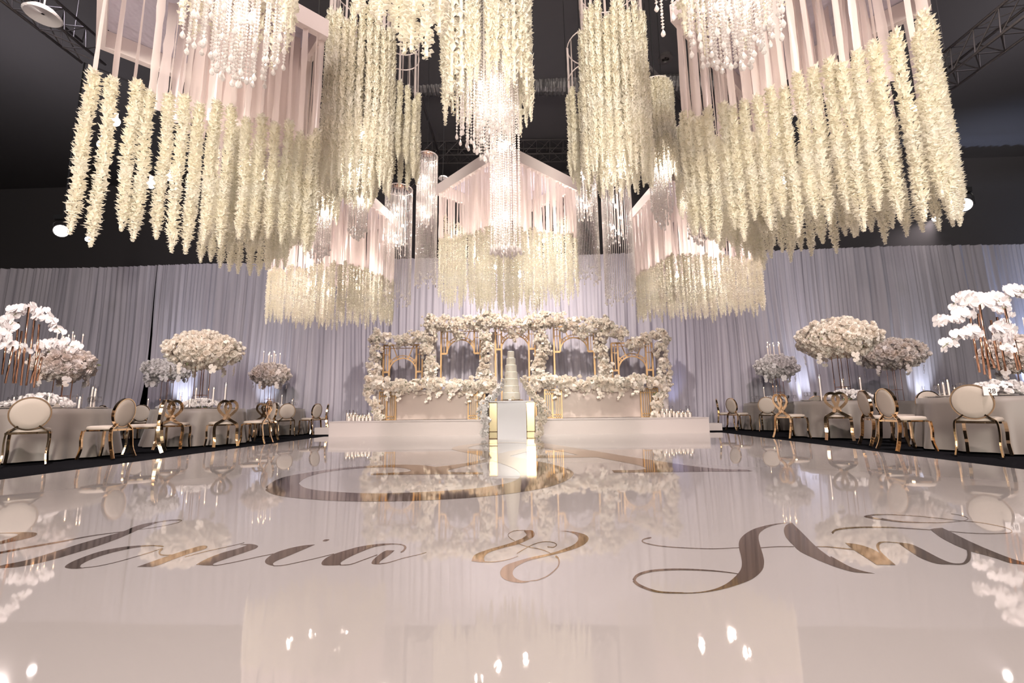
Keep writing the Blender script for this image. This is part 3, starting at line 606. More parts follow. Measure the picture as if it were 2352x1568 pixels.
def rose_tube(mb, path, R, size, dens=1.0, bias=None, orchid=.12, squash=1.0):
    P = smooth_path(path, 6); L = sum((P[i+1]-P[i]).length for i in range(len(P)-1)); n = int(L*2*PI*R/(size*size*2.1)*dens)+4
    for i in range(n):
        k = random.random()*(len(P)-1.001); j = int(k); p = P[j].lerp(P[j+1], k-j); d = (P[j+1]-P[j]).normalized(); q = rnd_dir(); q = (q-d*q.dot(d)); q = q.normalized() if q.length > .1 else Vector((0,-1,0))
        if q.y > .5: q.y *= -1
        if bias: q = (q+Vector(bias)*.5).normalized()
        rr = R*random.uniform(.62,1.12)*(1+.18*math.sin(k*1.3)); s = size*random.uniform(.7,1.15); n_ = (q+rnd_dir()*.45).normalized()
        if random.random() < orchid: place(mb, random.choice(ORCH), p+q*rr*1.05, n_, s*1.3)
        else: place(mb, random.choice(ROSE), p+q*rr, n_, s)
        if random.random() < .10: leaf(mb, p+q*rr*.85, (q+rnd_dir()*.6), size*1.6, 1)
    for i in range(int(L*5)):                      # stray buds
        k = random.random()*(len(P)-1.001); j = int(k); q = rnd_dir(); q.y = -abs(q.y); place(mb, random.choice(ROSE), P[j]+q*R*1.45, q, size*.62); tube(mb, [P[j]+q*R*.8, P[j]+q*R*1.42], .004, 4, 1)
def orchid_spray(mb, P, size, n, face=(0,-1,0)):
    P = smooth_path(P, 6); tube(mb, P, .005, 5, 1)
    for i in range(n):
        k = (.12+.88*(i+.5)/n)*(len(P)-1.001); j = int(k); p = P[j].lerp(P[j+1],k-j); sd = Vector((random.uniform(-1,1),random.uniform(-.6,.6),random.uniform(-.6,.6)))
        place(mb, random.choice(ORCH), p+sd*size*.75, Vector(face)+rnd_dir()*.5, size*random.uniform(.8,1.1)*(1-.35*i/n), 0, random.uniform(-.5,.5)+PI)
# ------------------------------------------------------------ arch screens on the stage
YA = 14.15; XC = -.39
def arch_screen(x, zap, top, foot, label):
    # zap: height of the arch crown; foot: where the side jambs stop
    t = thing('arch_screen', label, 'screen', (x,YA,.40)); zt = top-.40; za = zap-.40; zs = za-.43; R = .43; hw = .62; f = foot-.40
    mb = MB()
    for s in (-1,1): bar(mb, (s*R,0,f), (s*R,0,zt), .05,.05); bar(mb, (s*hw,0,0), (s*hw,0,zt), .05,.05)
    bar(mb, (-hw,0,zt), (hw,0,zt), .04,.05); bar(mb, (-.12,0,zt+.06),(.12,0,zt+.06),.05,.10)
    for s in (-1,1): bar(mb, (s*R,0,f if f > .1 else zs), (s*hw,0,f if f > .1 else zs), .03,.06)
    part('frame', mb, 'lattice', t)
    mb = MB()
    for rr, th in ((R,.040),(R+.085,.026)):
        P = [(rr*math.cos(a),0,zs+rr*math.sin(a)) for a in np.linspace(0,PI,30) if abs(rr*math.cos(a)) <= R+.001]; tube(mb, P, th/2, 6, flat=(.03,th), side=(0,1,0))
    for a in np.linspace(.12*PI,.88*PI,9):
        c, s = math.cos(a), math.sin(a); r2 = R+.085
        bar(mb, (R*c,0,zs+R*s), (min(R,max(-R,r2*c)),0,zs+r2*s), .02,.022)
    for a in (.25*PI,.38*PI,.62*PI,.75*PI):
        c, s = math.cos(a), math.sin(a); r1 = R+.02; k = min((R-.0)/abs(c), (zt-zs)/s); bar(mb, (r1*c,0,zs+r1*s), (c*k,0,zs+s*k), .022,.03)
    part('fan_lattice', mb, 'lattice', t)
    mb = MB()
    for s in (-1,1):
        xm = s*(R+hw)/2; bar(mb, (xm,0,(f if f > .1 else zs)), (xm,0,zt), .02,.022)
        for z in (zt-.10, zt-.30): bar(mb, (s*R,0,z), (s*hw,0,z), .02,.022)
    for z in (zt-.10,): bar(mb, (-R,0,z), (R,0,z), .02,.022)
    part('side_lattice', mb, 'lattice', t)
    return t
xs = [at(px,850,YA).x for px in (925,1058,1184,1320,1453)]
arch_screen(xs[0], 2.30, 2.72, .40, 'low gold arch lattice screen at the left end of the stage')
arch_screen(xs[1], 2.86, 3.22, 2.42, 'tall gold arch lattice screen left of the centre arch on stage')
arch_screen(xs[2], 2.96, 3.30, .40, 'centre gold arch lattice screen directly behind the cake')
arch_screen(xs[3], 2.86, 3.22, 2.42, 'tall gold arch lattice screen right of the centre arch on stage')
arch_screen(xs[4], 2.24, 2.66, .40, 'low gold arch lattice screen at the right end of the stage')
def A(px, py, Y=YA-.25): return at(px,py,Y)
def roses(name, label, build, loc=None, cat='flowers', mats=('rose','stem_green'), group=None):
    mb = MB(); build(mb); o = part(name, mb, mats, None); return tag(o, label, cat, group)
RS = .075
cols = [((862,885),(858,840),(866,800),(862,770)),((985,885),(990,840),(980,800),(992,760),(988,730)),((1128,885),(1112,850),(1120,800),(1110,760),(1125,725)),
        ((1245,885),(1236,840),(1252,800),(1238,770),(1250,720)),((1385,885),(1392,840),(1378,800),(1388,760),(1398,740)),((1526,885),(1528,850),(1516,800),(1526,770))]
clab = ['column of roses and orchids at the far left end of the stage','column of roses between the two left arches','column of roses just left of the cake','column of roses just right of the cake','column of roses between the two right arches','column of roses at the far right end of the stage']
for c, lab in zip(cols, clab):
    x = at(c[0][0],885,YA).x
    roses('rose_column', lab, lambda mb: (rose_tube(mb, [A(*q) for q in c], .175, RS, 1.0), [orchid_spray(mb, [A(c[1][0]+dx,c[1][1],YA-.42), A(c[1][0]+dx*1.3,c[1][1]+14,YA-.48), A(c[1][0]+dx,c[1][1]+28,YA-.46)], .06, 6) for dx in (-8,9)]))
    mb = MB(); box(mb, (0,0,1.35 if 900 < c[0][0] < 1450 else 1.05), (.26,.22,2.7 if 900 < c[0][0] < 1450 else 2.1)); tag(part('pillar', mb, 'stage', None, (x+(.06 if c[0][0] < 1180 else -.02),YA+.18,.4)), 'pale square pillar behind the '+lab, 'pillar')
roses('rose_swag', 'swag of roses across the top of the low left arch', lambda mb: rose_tube(mb, [A(858,768),A(890,778),A(920,785),A(950,775),A(975,772)], .17, RS))
roses('rose_swag', 'long swag of roses crowning the three tall middle arches', lambda mb: (rose_tube(mb, [A(985,742),A(1020,742),A(1060,750),A(1100,738),A(1140,738),A(1185,750),A(1230,738),A(1270,735),A(1320,745),A(1360,748),A(1395,745)], .23, RS, 1.05), rose_tube(mb, [A(1050,765),A(1058,778)], .13, RS), rose_tube(mb, [A(1320,760),A(1345,775)], .13, RS), rose_tube(mb, [A(1175,765),A(1188,778)], .11, RS)))
roses('rose_swag', 'swag of roses across the top of the low right arch', lambda mb: rose_tube(mb, [A(1405,760),A(1430,768),A(1458,792),A(1490,775),A(1525,765)], .17, RS))
# ------------------------------------------------------------ head tables
YT = 12.95
def head_table(xl, xr, label):
    t = thing('head_table', label, 'table', ((xl+xr)/2,YT,.40)); W = xr-xl; mb = MB(); box(mb, (0,.35,.41), (W-.9,.6,.80)); part('front_panel', mb, 'blush_panel', t)
    mb = MB(); box(mb, (0,.35,.83), (W,.74,.04)); part('tabletop', mb, 'stage', t)
    for s in (-1,1):
        e = thing_part = link('slatted_end', None, t, (s*(W/2-.24),0,0)); mb = MB(); box(mb, (0,.06,.41), (.44,.05,.80)); part('backing', mb, 'stage', e)
        mb = MB(); hw = .235
        for x in (-hw,hw,.02*s): bar(mb, (x,0,0),(x,0,.81), .035,.04)
        for x in (-.16,-.10,-.045,.08,.13,.185): bar(mb, (x,0,0),(x,0,.81), .016,.02)
        for z in (.02,.10,.68,.79): bar(mb, (-hw,0,z),(hw,0,z), .02,.03)
        part('slat_grille', mb, 'lattice', e, label='gold vertical slat grille')
    return t
xa, xb = at(870,966,YT).x, at(1114,966,YT).x; head_table(xa, xb, 'left blush head table on the stage with gold slatted ends')
xa2, xb2 = at(1252,962,YT).x, at(1514,958,YT).x; head_table(xa2, xb2, 'right blush head table on the stage with gold slatted ends')
T = lambda px, py, dy=0: at(px,py,YT-.12+dy)
def runner(mb, ends, pts, drops, cas):
    rose_tube(mb, [T(*p) for p in pts], .19, .078, 1.1, (0,-.6,.4), .25); rose_tube(mb, [T(*c) for c in cas], .13, .078, 1.0, (0,-.8,0), .35)
    for px, py, L in drops: orchid_spray(mb, [T(px,py,-.12), T(px+4,py+L*.4,-.2), T(px-3,py+L,-.18)], .072, int(L/5)+3)
roses('rose_runner', 'long rose and orchid runner on the left head table, trailing at its left end', lambda mb: runner(mb, 0, [(845,880),(880,882),(930,890),(985,884),(1040,890),(1090,884),(1140,888)], [(885,900,20),(912,900,22),(980,900,22),(1005,900,12),(1035,898,22),(1075,898,26),(1100,900,18)], [(850,890),(845,905),(862,925),(868,945),(872,962)]))
roses('rose_runner', 'long rose and orchid runner on the right head table, trailing at its right end', lambda mb: runner(mb, 0, [(1222,884),(1260,876),(1310,884),(1360,878),(1410,884),(1460,878),(1520,882)], [(1278,896,22),(1300,896,14),(1345,890,16),(1378,895,22),(1425,895,24),(1458,890,20)], [(1525,890),(1520,905),(1505,925),(1508,945),(1500,958)]))
# ------------------------------------------------------------ cake table and cake
ct = gr(1176,1008); CT = thing('cake_table', 'white fronted cake table with gold mirror sides in front of the stage', 'table', (ct.x,ct.y+.45,0))
mb = MB(); box(mb, (0,0,.415), (.66,.78,.83)); part('front_panel', mb, 'white_gloss', CT)
for s in (-1,1):
    mb = MB(); box(mb, (s*.43,.02,.415), (.20,.70,.83)); pp = part('mirror_side', mb, 'brushed_gold', CT, label='gold mirrored side column'); mb = MB()
    for x in (.335,.525): bar(mb, (s*x,-.345,0),(s*x,-.345,.83),.02,.02)
    for z in (.01,.82,.16): bar(mb, (s*.335,-.345,z),(s*.525,-.345,z),.02,.02)
    part('edge_trim', mb, 'gold', pp)
mb = MB(); box(mb, (0,0,.84), (1.0,.86,.025)); part('tabletop', mb, 'white_gloss', CT)
CK = thing('wedding_cake', 'seven tier ivory wedding cake speckled with gold leaf on the cake table', 'cake', (ct.x-.02,ct.y+.40,.865))
mb = MB(); lathe(mb, [(.001,0),(.28,0),(.29,.01),(.28,.022),(.001,.022)], n=32); part('cake_board', mb, 'gold', CK, label='gold cake board')
zz = .022
for k, (r, h) in enumerate(((.210,.165),(.190,.165),(.171,.165),(.153,.165),(.137,.165),(.110,.165),(.082,.165))):
    mb = MB(); n = 28; lathe(mb, [(.001,0),(r-.004,0),(r,.004),(r,h-.008),(r-.008,h),(.001,h)], n=n)
    for q in range(14):
        a = random.uniform(PI,2*PI); z = random.uniform(.02,h-.02); ico(mb, (r*.965*math.cos(a), r*.965*math.sin(a), z), random.uniform(.003,.007), 1, 5, 3, 1)
    part('cake_tier', mb, ('icing','gold'), CK, (0,0,zz)); zz += h
for s, lab, pts in ((-1,'left',[(1160,872),(1150,890),(1138,905),(1125,920)]),(1,'right',[(1200,866),(1212,890),(1222,905),(1236,920)])):
    cas = [(1112,930),(1108,950),(1118,970),(1112,992),(1116,1002)] if s < 0 else [(1245,932),(1250,950),(1240,968),(1240,990),(1232,1002)]
    Yc = ct.y+.15
    roses('rose_cascade', 'cascade of roses falling down the %s side of the cake table'%lab, lambda mb: (rose_tube(mb, [at(*p,Yc+.35) for p in pts], .07, .038, 1.3), rose_tube(mb, [at(pts[-1][0],pts[-1][1],Yc+.1)]+[at(*p,Yc-.06) for p in cas[:3]], .10, .048, 1.1, orchid=.3), rose_tube(mb, [at(*p,Yc-.08) for p in cas[2:]], .075, .046, 1.1, orchid=.3)), mats=('rose_white' if s < 0 else 'rose','stem_green'))
# ------------------------------------------------------------ candles
def glass_candle(name_loc, h, hc, r, label, group, rc=None):
    t = thing('candle', label, 'candle', name_loc, 0, group); rc = rc or r*.72
    mb = MB(); cyl(mb, (0,0,.004), (0,0,hc), rc, n=12); part('wax_pillar', mb, 'wax', t)
    mb = MB(); lathe(mb, [(.001,.001),(r,.001),(r,h),(r-.003,h),(r-.003,.006)], n=14); part('glass_cylinder', mb, 'glass', t)
    mb = MB(); lathe(mb, [(.001,0),(.007,.008),(.005,.022),(.001,.036)], (0,0,hc+.004), 8); part('flame', mb, 'flame', t, smooth=True)
    return t
random.seed(5)
for lab, base, sp in (('left',(822,966),(796,853)),('right',(1550,958),(1519,1588))):
    k = 0; proto = {}; fr = [(i*.618+.1)%1 for i in range(13)]; NM = ['first','second','third','fourth','fifth','sixth','seventh','eighth','ninth','tenth','eleventh','twelfth','last']; ordn = [NM[sorted(fr).index(q)]+' from the left' if NM[sorted(fr).index(q)] != 'last' else 'rightmost' for q in fr]
    for i in range(13):
        px = sp[0]+(sp[1]-sp[0])*((i*.618+.1)%1); row = i%3; y = 12.35+row*.17; x = at(px,955,y).x; s = i%3
        h = (.14,.20,.30)[s]; g = 'glass candles on the %s end of the stage'%lab; l = ('short','medium','tall')[s]+' glass candle, %s in the cluster on the %s stage end'%(ordn[i], lab)
        if lab == 'left' and x < -5.25: x += .12
        if s in proto: dup(proto[s], (x,y,.40), 0, l, g)
        else: proto[s] = glass_candle((x,y,.40), h, h*.6, .055, l, g)
# ------------------------------------------------------------ tables, chairs
TB = dict(NL=(-7.95,7.15,.95,'nearest left table'), ML=(-7.35,9.95,.87,'middle left table'), FL=(-7.75,13.75,.78,'far left table'), BL=(-10.9,9.3,.87,'second row left table'), DL=(-10.8,13.2,.87,'back left table'),
          NR=(7.0,7.1,.95,'nearest right table'), MR=(6.8,10.35,.87,'middle right table'), FR=(7.1,13.7,.78,'far right table'), BR=(10.9,12.9,.87,'back right table'), CR=(11.6,9.9,.87,'second row right table'))
TH = .76
def cloth(k):
    x, y, r, lab = TB[k]; t = thing('round_table', 'round banquet table, the %s'%lab, 'table', (x,y,0)); mb = MB(); lathe(mb, [(.001,TH-.03),(r-.01,TH-.03),(r-.01,TH-.008),(.001,TH-.008)], n=40); part('tabletop', mb, 'stage', t)
    mb = MB(); cyl(mb, (0,0,.0),(0,0,TH-.03),.05,n=10); part('pedestal', mb, 'dark_metal', t)
    n = 144; mb = MB(); v = []; rn = random.random()*6; nz = 8
    for j in range(nz+1):
        t_ = j/nz
        for i in range(n):
            q = 2*PI*i/n; fold = (.5+.5*math.sin(q*15+rn+.9*math.sin(q*3)))*.11*t_**1.3+.03*math.sin(q*7+rn*2)*t_+.012*math.sin(q*31+rn)*t_
            rr = r+.008+.05*t_+fold; v.append((rr*math.cos(q), rr*math.sin(q), TH-.004-(TH-.012)*t_))
    f = [(j*n+i,(j+1)*n+i,(j+1)*n+(i+1)%n,j*n+(i+1)%n) for j in range(nz) for i in range(n)]+[tuple(range(n-1,-1,-1))[::-1]]
    mb.add(v, f); o = part('tablecloth', mb, 'linen', None, (x,y,0), smooth=False); o.data.polygons.foreach_set('use_smooth',[True]*(len(f)-1)+[False])
    tag(o, 'pale champagne floor length cloth draped over the %s'%lab, 'tablecloth')
for k in TB: cloth(k)
def legs_rear(s):      # curved bar from under the back to the floor
    return smooth_path([(s*.10,.215,.52),(s*.15,.215,.475),(s*.195,.215,.43),(s*.205,.225,.30),(s*.20,.25,.14),(s*.215,.30,.0)], 4)
def seat_parts(t):
    mb = MB(); prof = []; N = 32; v = []
    def sq(a, rx, ry): c, s = math.cos(a), math.sin(a); e = 3.2; return (rx*math.copysign(abs(c)**(2/e),c), ry*math.copysign(abs(s)**(2/e),s))
    levels = ((.98,.430),(1.0,.445),(1.0,.465),(.95,.482),(.80,.490),(.3,.494))
    for k, z in levels: v += [(*sq(2*PI*i/N, .215*k, .215*k), z) for i in range(N)]
    f = [(j*N+i,j*N+(i+1)%N,(j+1)*N+(i+1)%N,(j+1)*N+i) for j in range(len(levels)-1) for i in range(N)]+[tuple(range((len(levels)-1)*N,len(levels)*N)), tuple(range(N-1,-1,-1))]
    mb.add(v, f); part('seat', mb, 'upholstery', t, smooth=True)
    mb = MB(); P = [(*sq(2*PI*i/N,.218,.218),.422) for i in range(N+1)]; tube(mb, P, .012, flat=(.022,.026), side=(0,0,1)); part('seat_frame', mb, 'gold', t)
    for s in (-1,1):
        mb = MB(); P = smooth_path([(s*.195,-.19,.42),(s*.20,-.20,.30),(s*.195,-.195,.15),(s*.205,-.225,0)],4); tube(mb, P, .012, flat=(.034,.026), side=(1,0,0)); part('leg', mb, 'gold', t)
def chair_round(label):
    t = thing('banquet_chair', label, 'chair'); seat_parts(t)
    cz, cy, rx, rz = .685, .225, .205, .22; e = link('backrest', None, t, (0,cy,cz)); e.rotation_euler = (-.12,0,0); mb = MB(); N = 36; v = []
    for k, y in ((.001,-.030),(.6,-.030),(.9,-.024),(.97,-.012),(.97,.012),(.9,.024),(.6,.030),(.001,.030)): v += [(rx*k*math.cos(2*PI*i/N), y, rz*k*math.sin(2*PI*i/N)) for i in range(N)]
    mb.add(v, [(j*N+i,j*N+(i+1)%N,(j+1)*N+(i+1)%N,(j+1)*N+i) for j in range(7) for i in range(N)]); part('back_pad', mb, 'upholstery', e, smooth=True)
    mb = MB(); P = [(rx*.99*math.cos(a),0,rz*.99*math.sin(a)) for a in np.linspace(0,2*PI,41)]; tube(mb, P, .01, flat=(.042,.014), side=(0,1,0)); part('rim', mb, 'gold', e, label='polished gold rim')
    for s in (-1,1): mb = MB(); tube(mb, legs_rear(s), .012, flat=(.046,.018), side=(0,1,0)); part('leg', mb, 'gold', t)
    mb = MB(); bar(mb, (-.19,.215,.425),(.19,.215,.425),.02,.03); part('rear_rail', mb, 'gold', t)
    return t
def chair_loop(label):
    t = thing('loop_back_chair', label, 'chair'); seat_parts(t)
    for s in (-1,1):
        mb = MB(); y0 = .22 if s > 0 else .232
        P = smooth_path([(s*.215,.30,.0),(s*.20,.25,.15),(s*.205,.225,.32),(s*.19,y0,.43),(s*.12,y0,.485),(s*.02,y0,.55),(-s*.09,y0+.01,.64),(-s*.165,y0+.02,.74),(-s*.155,y0+.03,.84),(-s*.085,y0+.035,.895),(s*.0,y0+.035,.87),(s*.045,y0+.03,.79),(s*.02,y0+.02,.69),(-s*.03,y0+.01,.60),(-s*.05,y0,.53)],4)
        tube(mb, P, .01, flat=(.018,.050), side=(0,1,0)); part('back_loop', mb, 'gold', t, label='gold looping back bar running down into the rear leg')
    mb = MB(); bar(mb, (-.19,.215,.425),(.19,.215,.425),.02,.03); part('rear_rail', mb, 'gold', t)
    return t
R0 = chair_round('x'); L0 = chair_loop('x'); used = {'r':0,'l':0}
CHAIRS = []
def chair(kind, px, py, tb, label, turn=0, dist=None):
    x, y, r, _ = TB[tb]; D = r+(dist or .46); best = None      # on the near half of the circle round the table
    for k in range(361):
        a = PI+PI*k/360 if dist is None or dist < 1 else PI*k/360; q = Vector((x+D*math.cos(a), y+D*math.sin(a), .45))-Vector((0,0,CH)); e = abs(1176+F*q.dot(_r)/q.dot(_f)-px)
        if best is None or e < best[0]-(.3 if tb[1] == 'L' else 0): best = (e, a)
    a = best[1]; p = Vector((x+D*math.cos(a), y+D*math.sin(a), 0))
    rz = math.atan2(p.y-y, p.x-x)-PI/2+turn          # back (+y local) points away from the table
    root = R0 if kind == 'r' else L0
    if not used[kind]: root.location = (p.x,p.y,0); root.rotation_euler = (0,0,rz); root['label'] = label; root['group'] = 'gold framed chairs round the tables'; used[kind] = 1; return root
    return dup(root, (p.x,p.y,0), rz, label, 'gold framed chairs round the tables')
def chair_a(kind, tb, deg, label, d=.44, turn=0):
    x, y, r, _ = TB[tb]; a = math.radians(deg); p = (x+(r+d)*math.cos(a), y+(r+d)*math.sin(a), 0); rz = a-PI/2+turn
    root = R0 if kind == 'r' else L0
    if not used[kind]: root.location = p; root.rotation_euler = (0,0,rz); root['label'] = label; root['group'] = 'gold framed chairs round the tables'; used[kind] = 1; return root
    return dup(root, p, rz, label, 'gold framed chairs round the tables')
chair('r',68,1064,'NL','round back chair seen from behind at the left edge, nearest left table')
chair_a('r','NL',351,'round back chair turned side on at the right of the nearest left table',.44,.25)
chair_a('r','NL',27,'round back chair on the aisle between nearest and middle left tables',.44,.1)
chair('l',402,1012,'ML','loop back chair at the left of the middle left table')
chair('l',510,1014,'ML','loop back chair front and centre of the middle left table')
chair('l',588,1010,'ML','loop back chair side on at the right of the middle left table',.2)
chair_a('r','ML',48,'grey round back chair half hidden behind the loop chair, middle left table')
chair('r',655,996,'FL','round back chair seen from behind at the far left table')
chair('r',712,993,'FL','round back chair turned side on at the right of the far left table')
chair('l',610,990,'FL','loop back chair at the left of the far left table')
chair_a('r','FL',20,'round back chair nearest the stage at the far left table')
chair('r',2250,1036,'NR','round back chair seen from behind at the nearest right table')
chair_a('r','NR',181,'round back chair turned side on at the left of the nearest right table',.50,-.1)
chair_a('r','NR',146,'round back chair in profile just behind the side on one, nearest right table',.46,.35)
chair_a('r','NR',112,'round back chair facing out behind the nearest right table')
chair_a('r','NR',80,'round back chair peeking over the nearest right table')
chair('l',1925,1000,'MR','loop back chair front and centre of the middle right table')
chair('l',1818,998,'MR','loop back chair at the left of the middle right table')
chair_a('r','MR',75,'round back chair dark against the light, behind the middle right table')
chair('r',1697,983,'FR','round back chair at the left of the far right table')
chair_a('r','FR',158,'round back chair in profile nearest the stage, far right table',.5)
chair('r',1766,985,'FR','grey round back chair in front of the far right table')
for k, d in (('BL',-60),('BL',-20),('BR',-120),('BR',-90),('DL',-70),('DL',-110),('CR',-100)):
    chair_a('r', k, d, 'round back chair at the %s of the %s'%({-60:'front right',-20:'right',-120:'front left',-90:'front',-70:'front right',-110:'front left',-100:'front'}[d],TB[k][3]))
# ------------------------------------------------------------ centrepieces
def ball(mb, c, rx, rz, size, n, orchid=.15, hang=6):
    for i in range(n):
        z = 1-2*(i+.5)/n; a = i*2.399963; q = Vector((math.sqrt(1-z*z)*math.cos(a), math.sqrt(1-z*z)*math.sin(a), z)); k = random.uniform(.82,1.08)
        p = Vector(c)+Vector((q.x*rx*k, q.y*rx*k, q.z*rz*k*(1.0 if z > 0 else .9))); n_ = Vector((q.x/rx,q.y/rx,q.z/rz)).normalized()+rnd_dir()*.35
        place(mb, random.choice(ORCH if random.random() < orchid else ROSE), p, n_, size*random.uniform(.75,1.2))
        if random.random() < .15: leaf(mb, p-q*.03, n_, size*1.3, 1)
    for i in range(hang): a = 2*PI*i/hang+.4; place(mb, random.choice(ORCH), (c[0]+rx*.85*math.cos(a), c[1]+rx*.85*math.sin(a), c[2]-rz*.95), (math.cos(a),math.sin(a),-.2), size*1.1); place(mb, random.choice(ORCH), (c[0]+rx*.85*math.cos(a), c[1]+rx*.85*math.sin(a), c[2]-rz*1.2), (math.cos(a),math.sin(a),-.2), size*.9)
def tall_centre(tb, px, py, wpx, hpx, label, tapers=0, m_='rose', blobs=None):
    x, y, r, lab = TB[tb]; c = at(px, py, y); x = c.x; t = thing('flower_centrepiece', label, 'centrepiece', (x,y,TH)); zc = c.z-TH
    k = y/F; rx = wpx*k/2; rz = hpx*k/2; mb = MB(); size = .078
    if blobs:
        for (dx, dz, sx, sz) in blobs: ball(mb, (dx,0,zc+dz), sx, sz, size, int(4*PI*sx*(sx+sz)/2/(size*size*2.0)))
    else: ball(mb, (0,0,zc), rx, rz, size, int(4*PI*rx*(rx+rz)/2/(size*size*1.9)))
    part('flower_head', mb, (m_,'stem_green'), t)
    mb = MB()
    for sx, sy in ((-.1,-.1),(.1,-.1),(.1,.1),(-.1,.1)): bar(mb, (sx,sy,0),(sx,sy,zc-rz*.3), .010)
    for z in (.01,.30,zc-rz*.8):
        for a, b in (((-.1,-.1),(.1,-.1)),((.1,-.1),(.1,.1)),((.1,.1),(-.1,.1)),((-.1,.1),(-.1,-.1))): bar(mb, (*a,z),(*b,z),.009)
    part('stand', mb, 'copper', t, label='thin copper wire stand')
    for i in range(tapers):
        a = 2*PI*i/tapers; q = link('taper_candle', None, t, (.10*math.cos(a)*(1+i%2)*1.2,.10*math.sin(a)*(1+i%2),zc+rz*.7)); mb = MB(); H = .36+.05*(i%3); cyl(mb, (0,0,0),(0,0,H),.010,.008,8); part('wax', mb, 'wax', q); mb = MB(); lathe(mb,[(.001,0),(.008,.01),(.005,.024),(.001,.040)],(0,0,H+.003),8); part('flame', mb, 'flame', q, smooth=True)
    return t
tall_centre('ML',470,806,150,88,'big cream rose cloud on a wire stand on the middle left table')
tall_centre('FL',622,860,82,50,'rose centrepiece topped with taper candles on the far left table',9,'rose_blush')
tall_centre('DL',388,852,90,52,'pale drooping rose centrepiece on the back left table by the curtain gap',0,'rose_white',[(-.30,.08,.42,.26),(.22,-.02,.36,.22),(-.5,-.25,.16,.14)])
tall_centre('BL',150,838,112,78,'blush rose and orchid centrepiece with tapers on the second row left table',7,'rose_blush')
tall_centre('MR',1922,778,152,88,'big blush rose cloud on a wire stand on the middle right table')
tall_centre('FR',1783,842,82,52,'white rose centrepiece topped with taper candles on the far right table',9,'rose_white')
tall_centre('BR',2047,815,120,66,'dim grey rose cloud on the back right table',0,'rose_blush')
tall_centre('CR',2330,815,110,80,'mauve rose cloud behind the orchids at the right edge',6,'rose_blush')
def orchid_centre(tb, rods, sprays, label):
    x, y, r, lab = TB[tb]; t = thing('orchid_centrepiece', label, 'centrepiece', (x,y,TH)); O = Vector((x,y,TH))
    for (px0,py0,px1,py1,dy) in rods:
        a = at(px0,py0,y+dy)-O; b = at(px1,py1,y+dy)-O; a.z = 0 if a.z < .12 else a.z; mb = MB(); cyl(mb, a, b, .014, n=10); part('copper_rod', mb, 'copper', t, smooth=True)
    for P, n, dy in sprays:
        mb = MB(); orchid_spray(mb, [at(*p,y+dy)-O for p in P], .12, n); part('orchid_spray', mb, ('orchid','stem_green'), t)
    mb = MB()
    for i in range(90):
        a = random.random()*6.28; rr = .42*math.sqrt(random.random()); z = .20*(1-(rr/.45)**2)+.03; place(mb, random.choice(ROSE+ORCH), (rr*math.cos(a)*1.1, rr*math.sin(a)*.8, z), (math.cos(a)*rr*2,math.sin(a)*rr*2,.7), .055)
    part('rose_mound', mb, ('rose_white','stem_green'), t)
orchid_centre('NL', [(5,860,18,750,0),(30,880,42,740,.1),(48,885,66,705,-.1),(60,885,82,712,.12),(78,890,90,745,.0),(12,880,30,795,-.2),(70,880,92,800,-.25),(85,875,96,820,-.2),(36,880,50,760,-.15)],
    [([(66,708),(45,712),(20,735),(-5,745)],16,0),([(66,708),(85,715),(112,735),(140,762)],18,0),([(5,780),(20,790),(35,800),(55,800)],14,-.1),([(92,800),(110,795),(140,790),(180,800)],18,.1),([(30,740),(10,760),(-10,790)],10,-.1)],
    'white orchid sprays on copper rods on the nearest left table')
orchid_centre('NR', [(2250,855,2226,715,0),(2262,860,2246,720,.1),(2275,870,2250,700,-.1),(2295,850,2276,735,.0),(2310,852,2290,728,.12),(2338,850,2308,708,-.1),(2285,845,2262,775,-.2),(2345,848,2330,780,-.15)],
    [([(2226,715),(2205,722),(2185,735),(2158,738)],16,0),([(2250,700),(2225,690),(2205,678),(2190,700)],16,-.05),([(2250,700),(2280,680),(2300,700),(2315,735)],16,0),([(2308,708),(2325,672),(2345,668),(2370,690)],18,0),([(2250,770),(2225,762),(2195,775),(2165,798)],14,-.1),([(2290,750),(2310,758),(2308,780),(2310,805)],18,-.2)],
    'white orchid sprays on copper rods on the nearest right table')
# ------------------------------------------------------------ place settings
def wine_glass(label, group):
    t = thing('wine_glass', label, 'glass', (0,0,0), 0, group); mb = MB(); lathe(mb, [(.001,.002),(.034,.001),(.034,.004),(.005,.010),(.004,.09),(.012,.10),(.034,.125),(.038,.155),(.030,.205),(.028,.205),(.035,.155),(.030,.128),(.001,.105)], n=14)
    part('bowl', mb, 'glass', t, smooth=True); return t
WG = wine_glass('x','x'); wg = [0]
def mound(tb, label, dx=0, dy=-.2, s=1.0, m_='rose_white'):
    x, y, r, lab = TB[tb]; mb = MB()
    for i in range(int(90*s)):
        a = random.random()*6.28; rr = .36*s*math.sqrt(random.random()); z = .17*s*(1-(rr/(.4*s))**2)+.035; place(mb, random.choice(ROSE+ORCH[:1]), (rr*math.cos(a)*1.2, rr*math.sin(a)*.8, z), (math.cos(a)*rr*2,math.sin(a)*rr*2,.7), .05)
    for i in range(14): leaf(mb, (random.uniform(-.3,.3)*s,random.uniform(-.2,.2)*s,.01), (random.uniform(-1,1),-.5,.4), .08, 1)
    tag(part('rose_mound', mb, (m_,'stem_green'), None, (x+dx,y+dy,TH)), label, 'flowers')
mound('ML','low mound of white roses and orchids on the middle left table',.15); mound('FL','low mound of white roses on the far left table',0,-.2,.8)
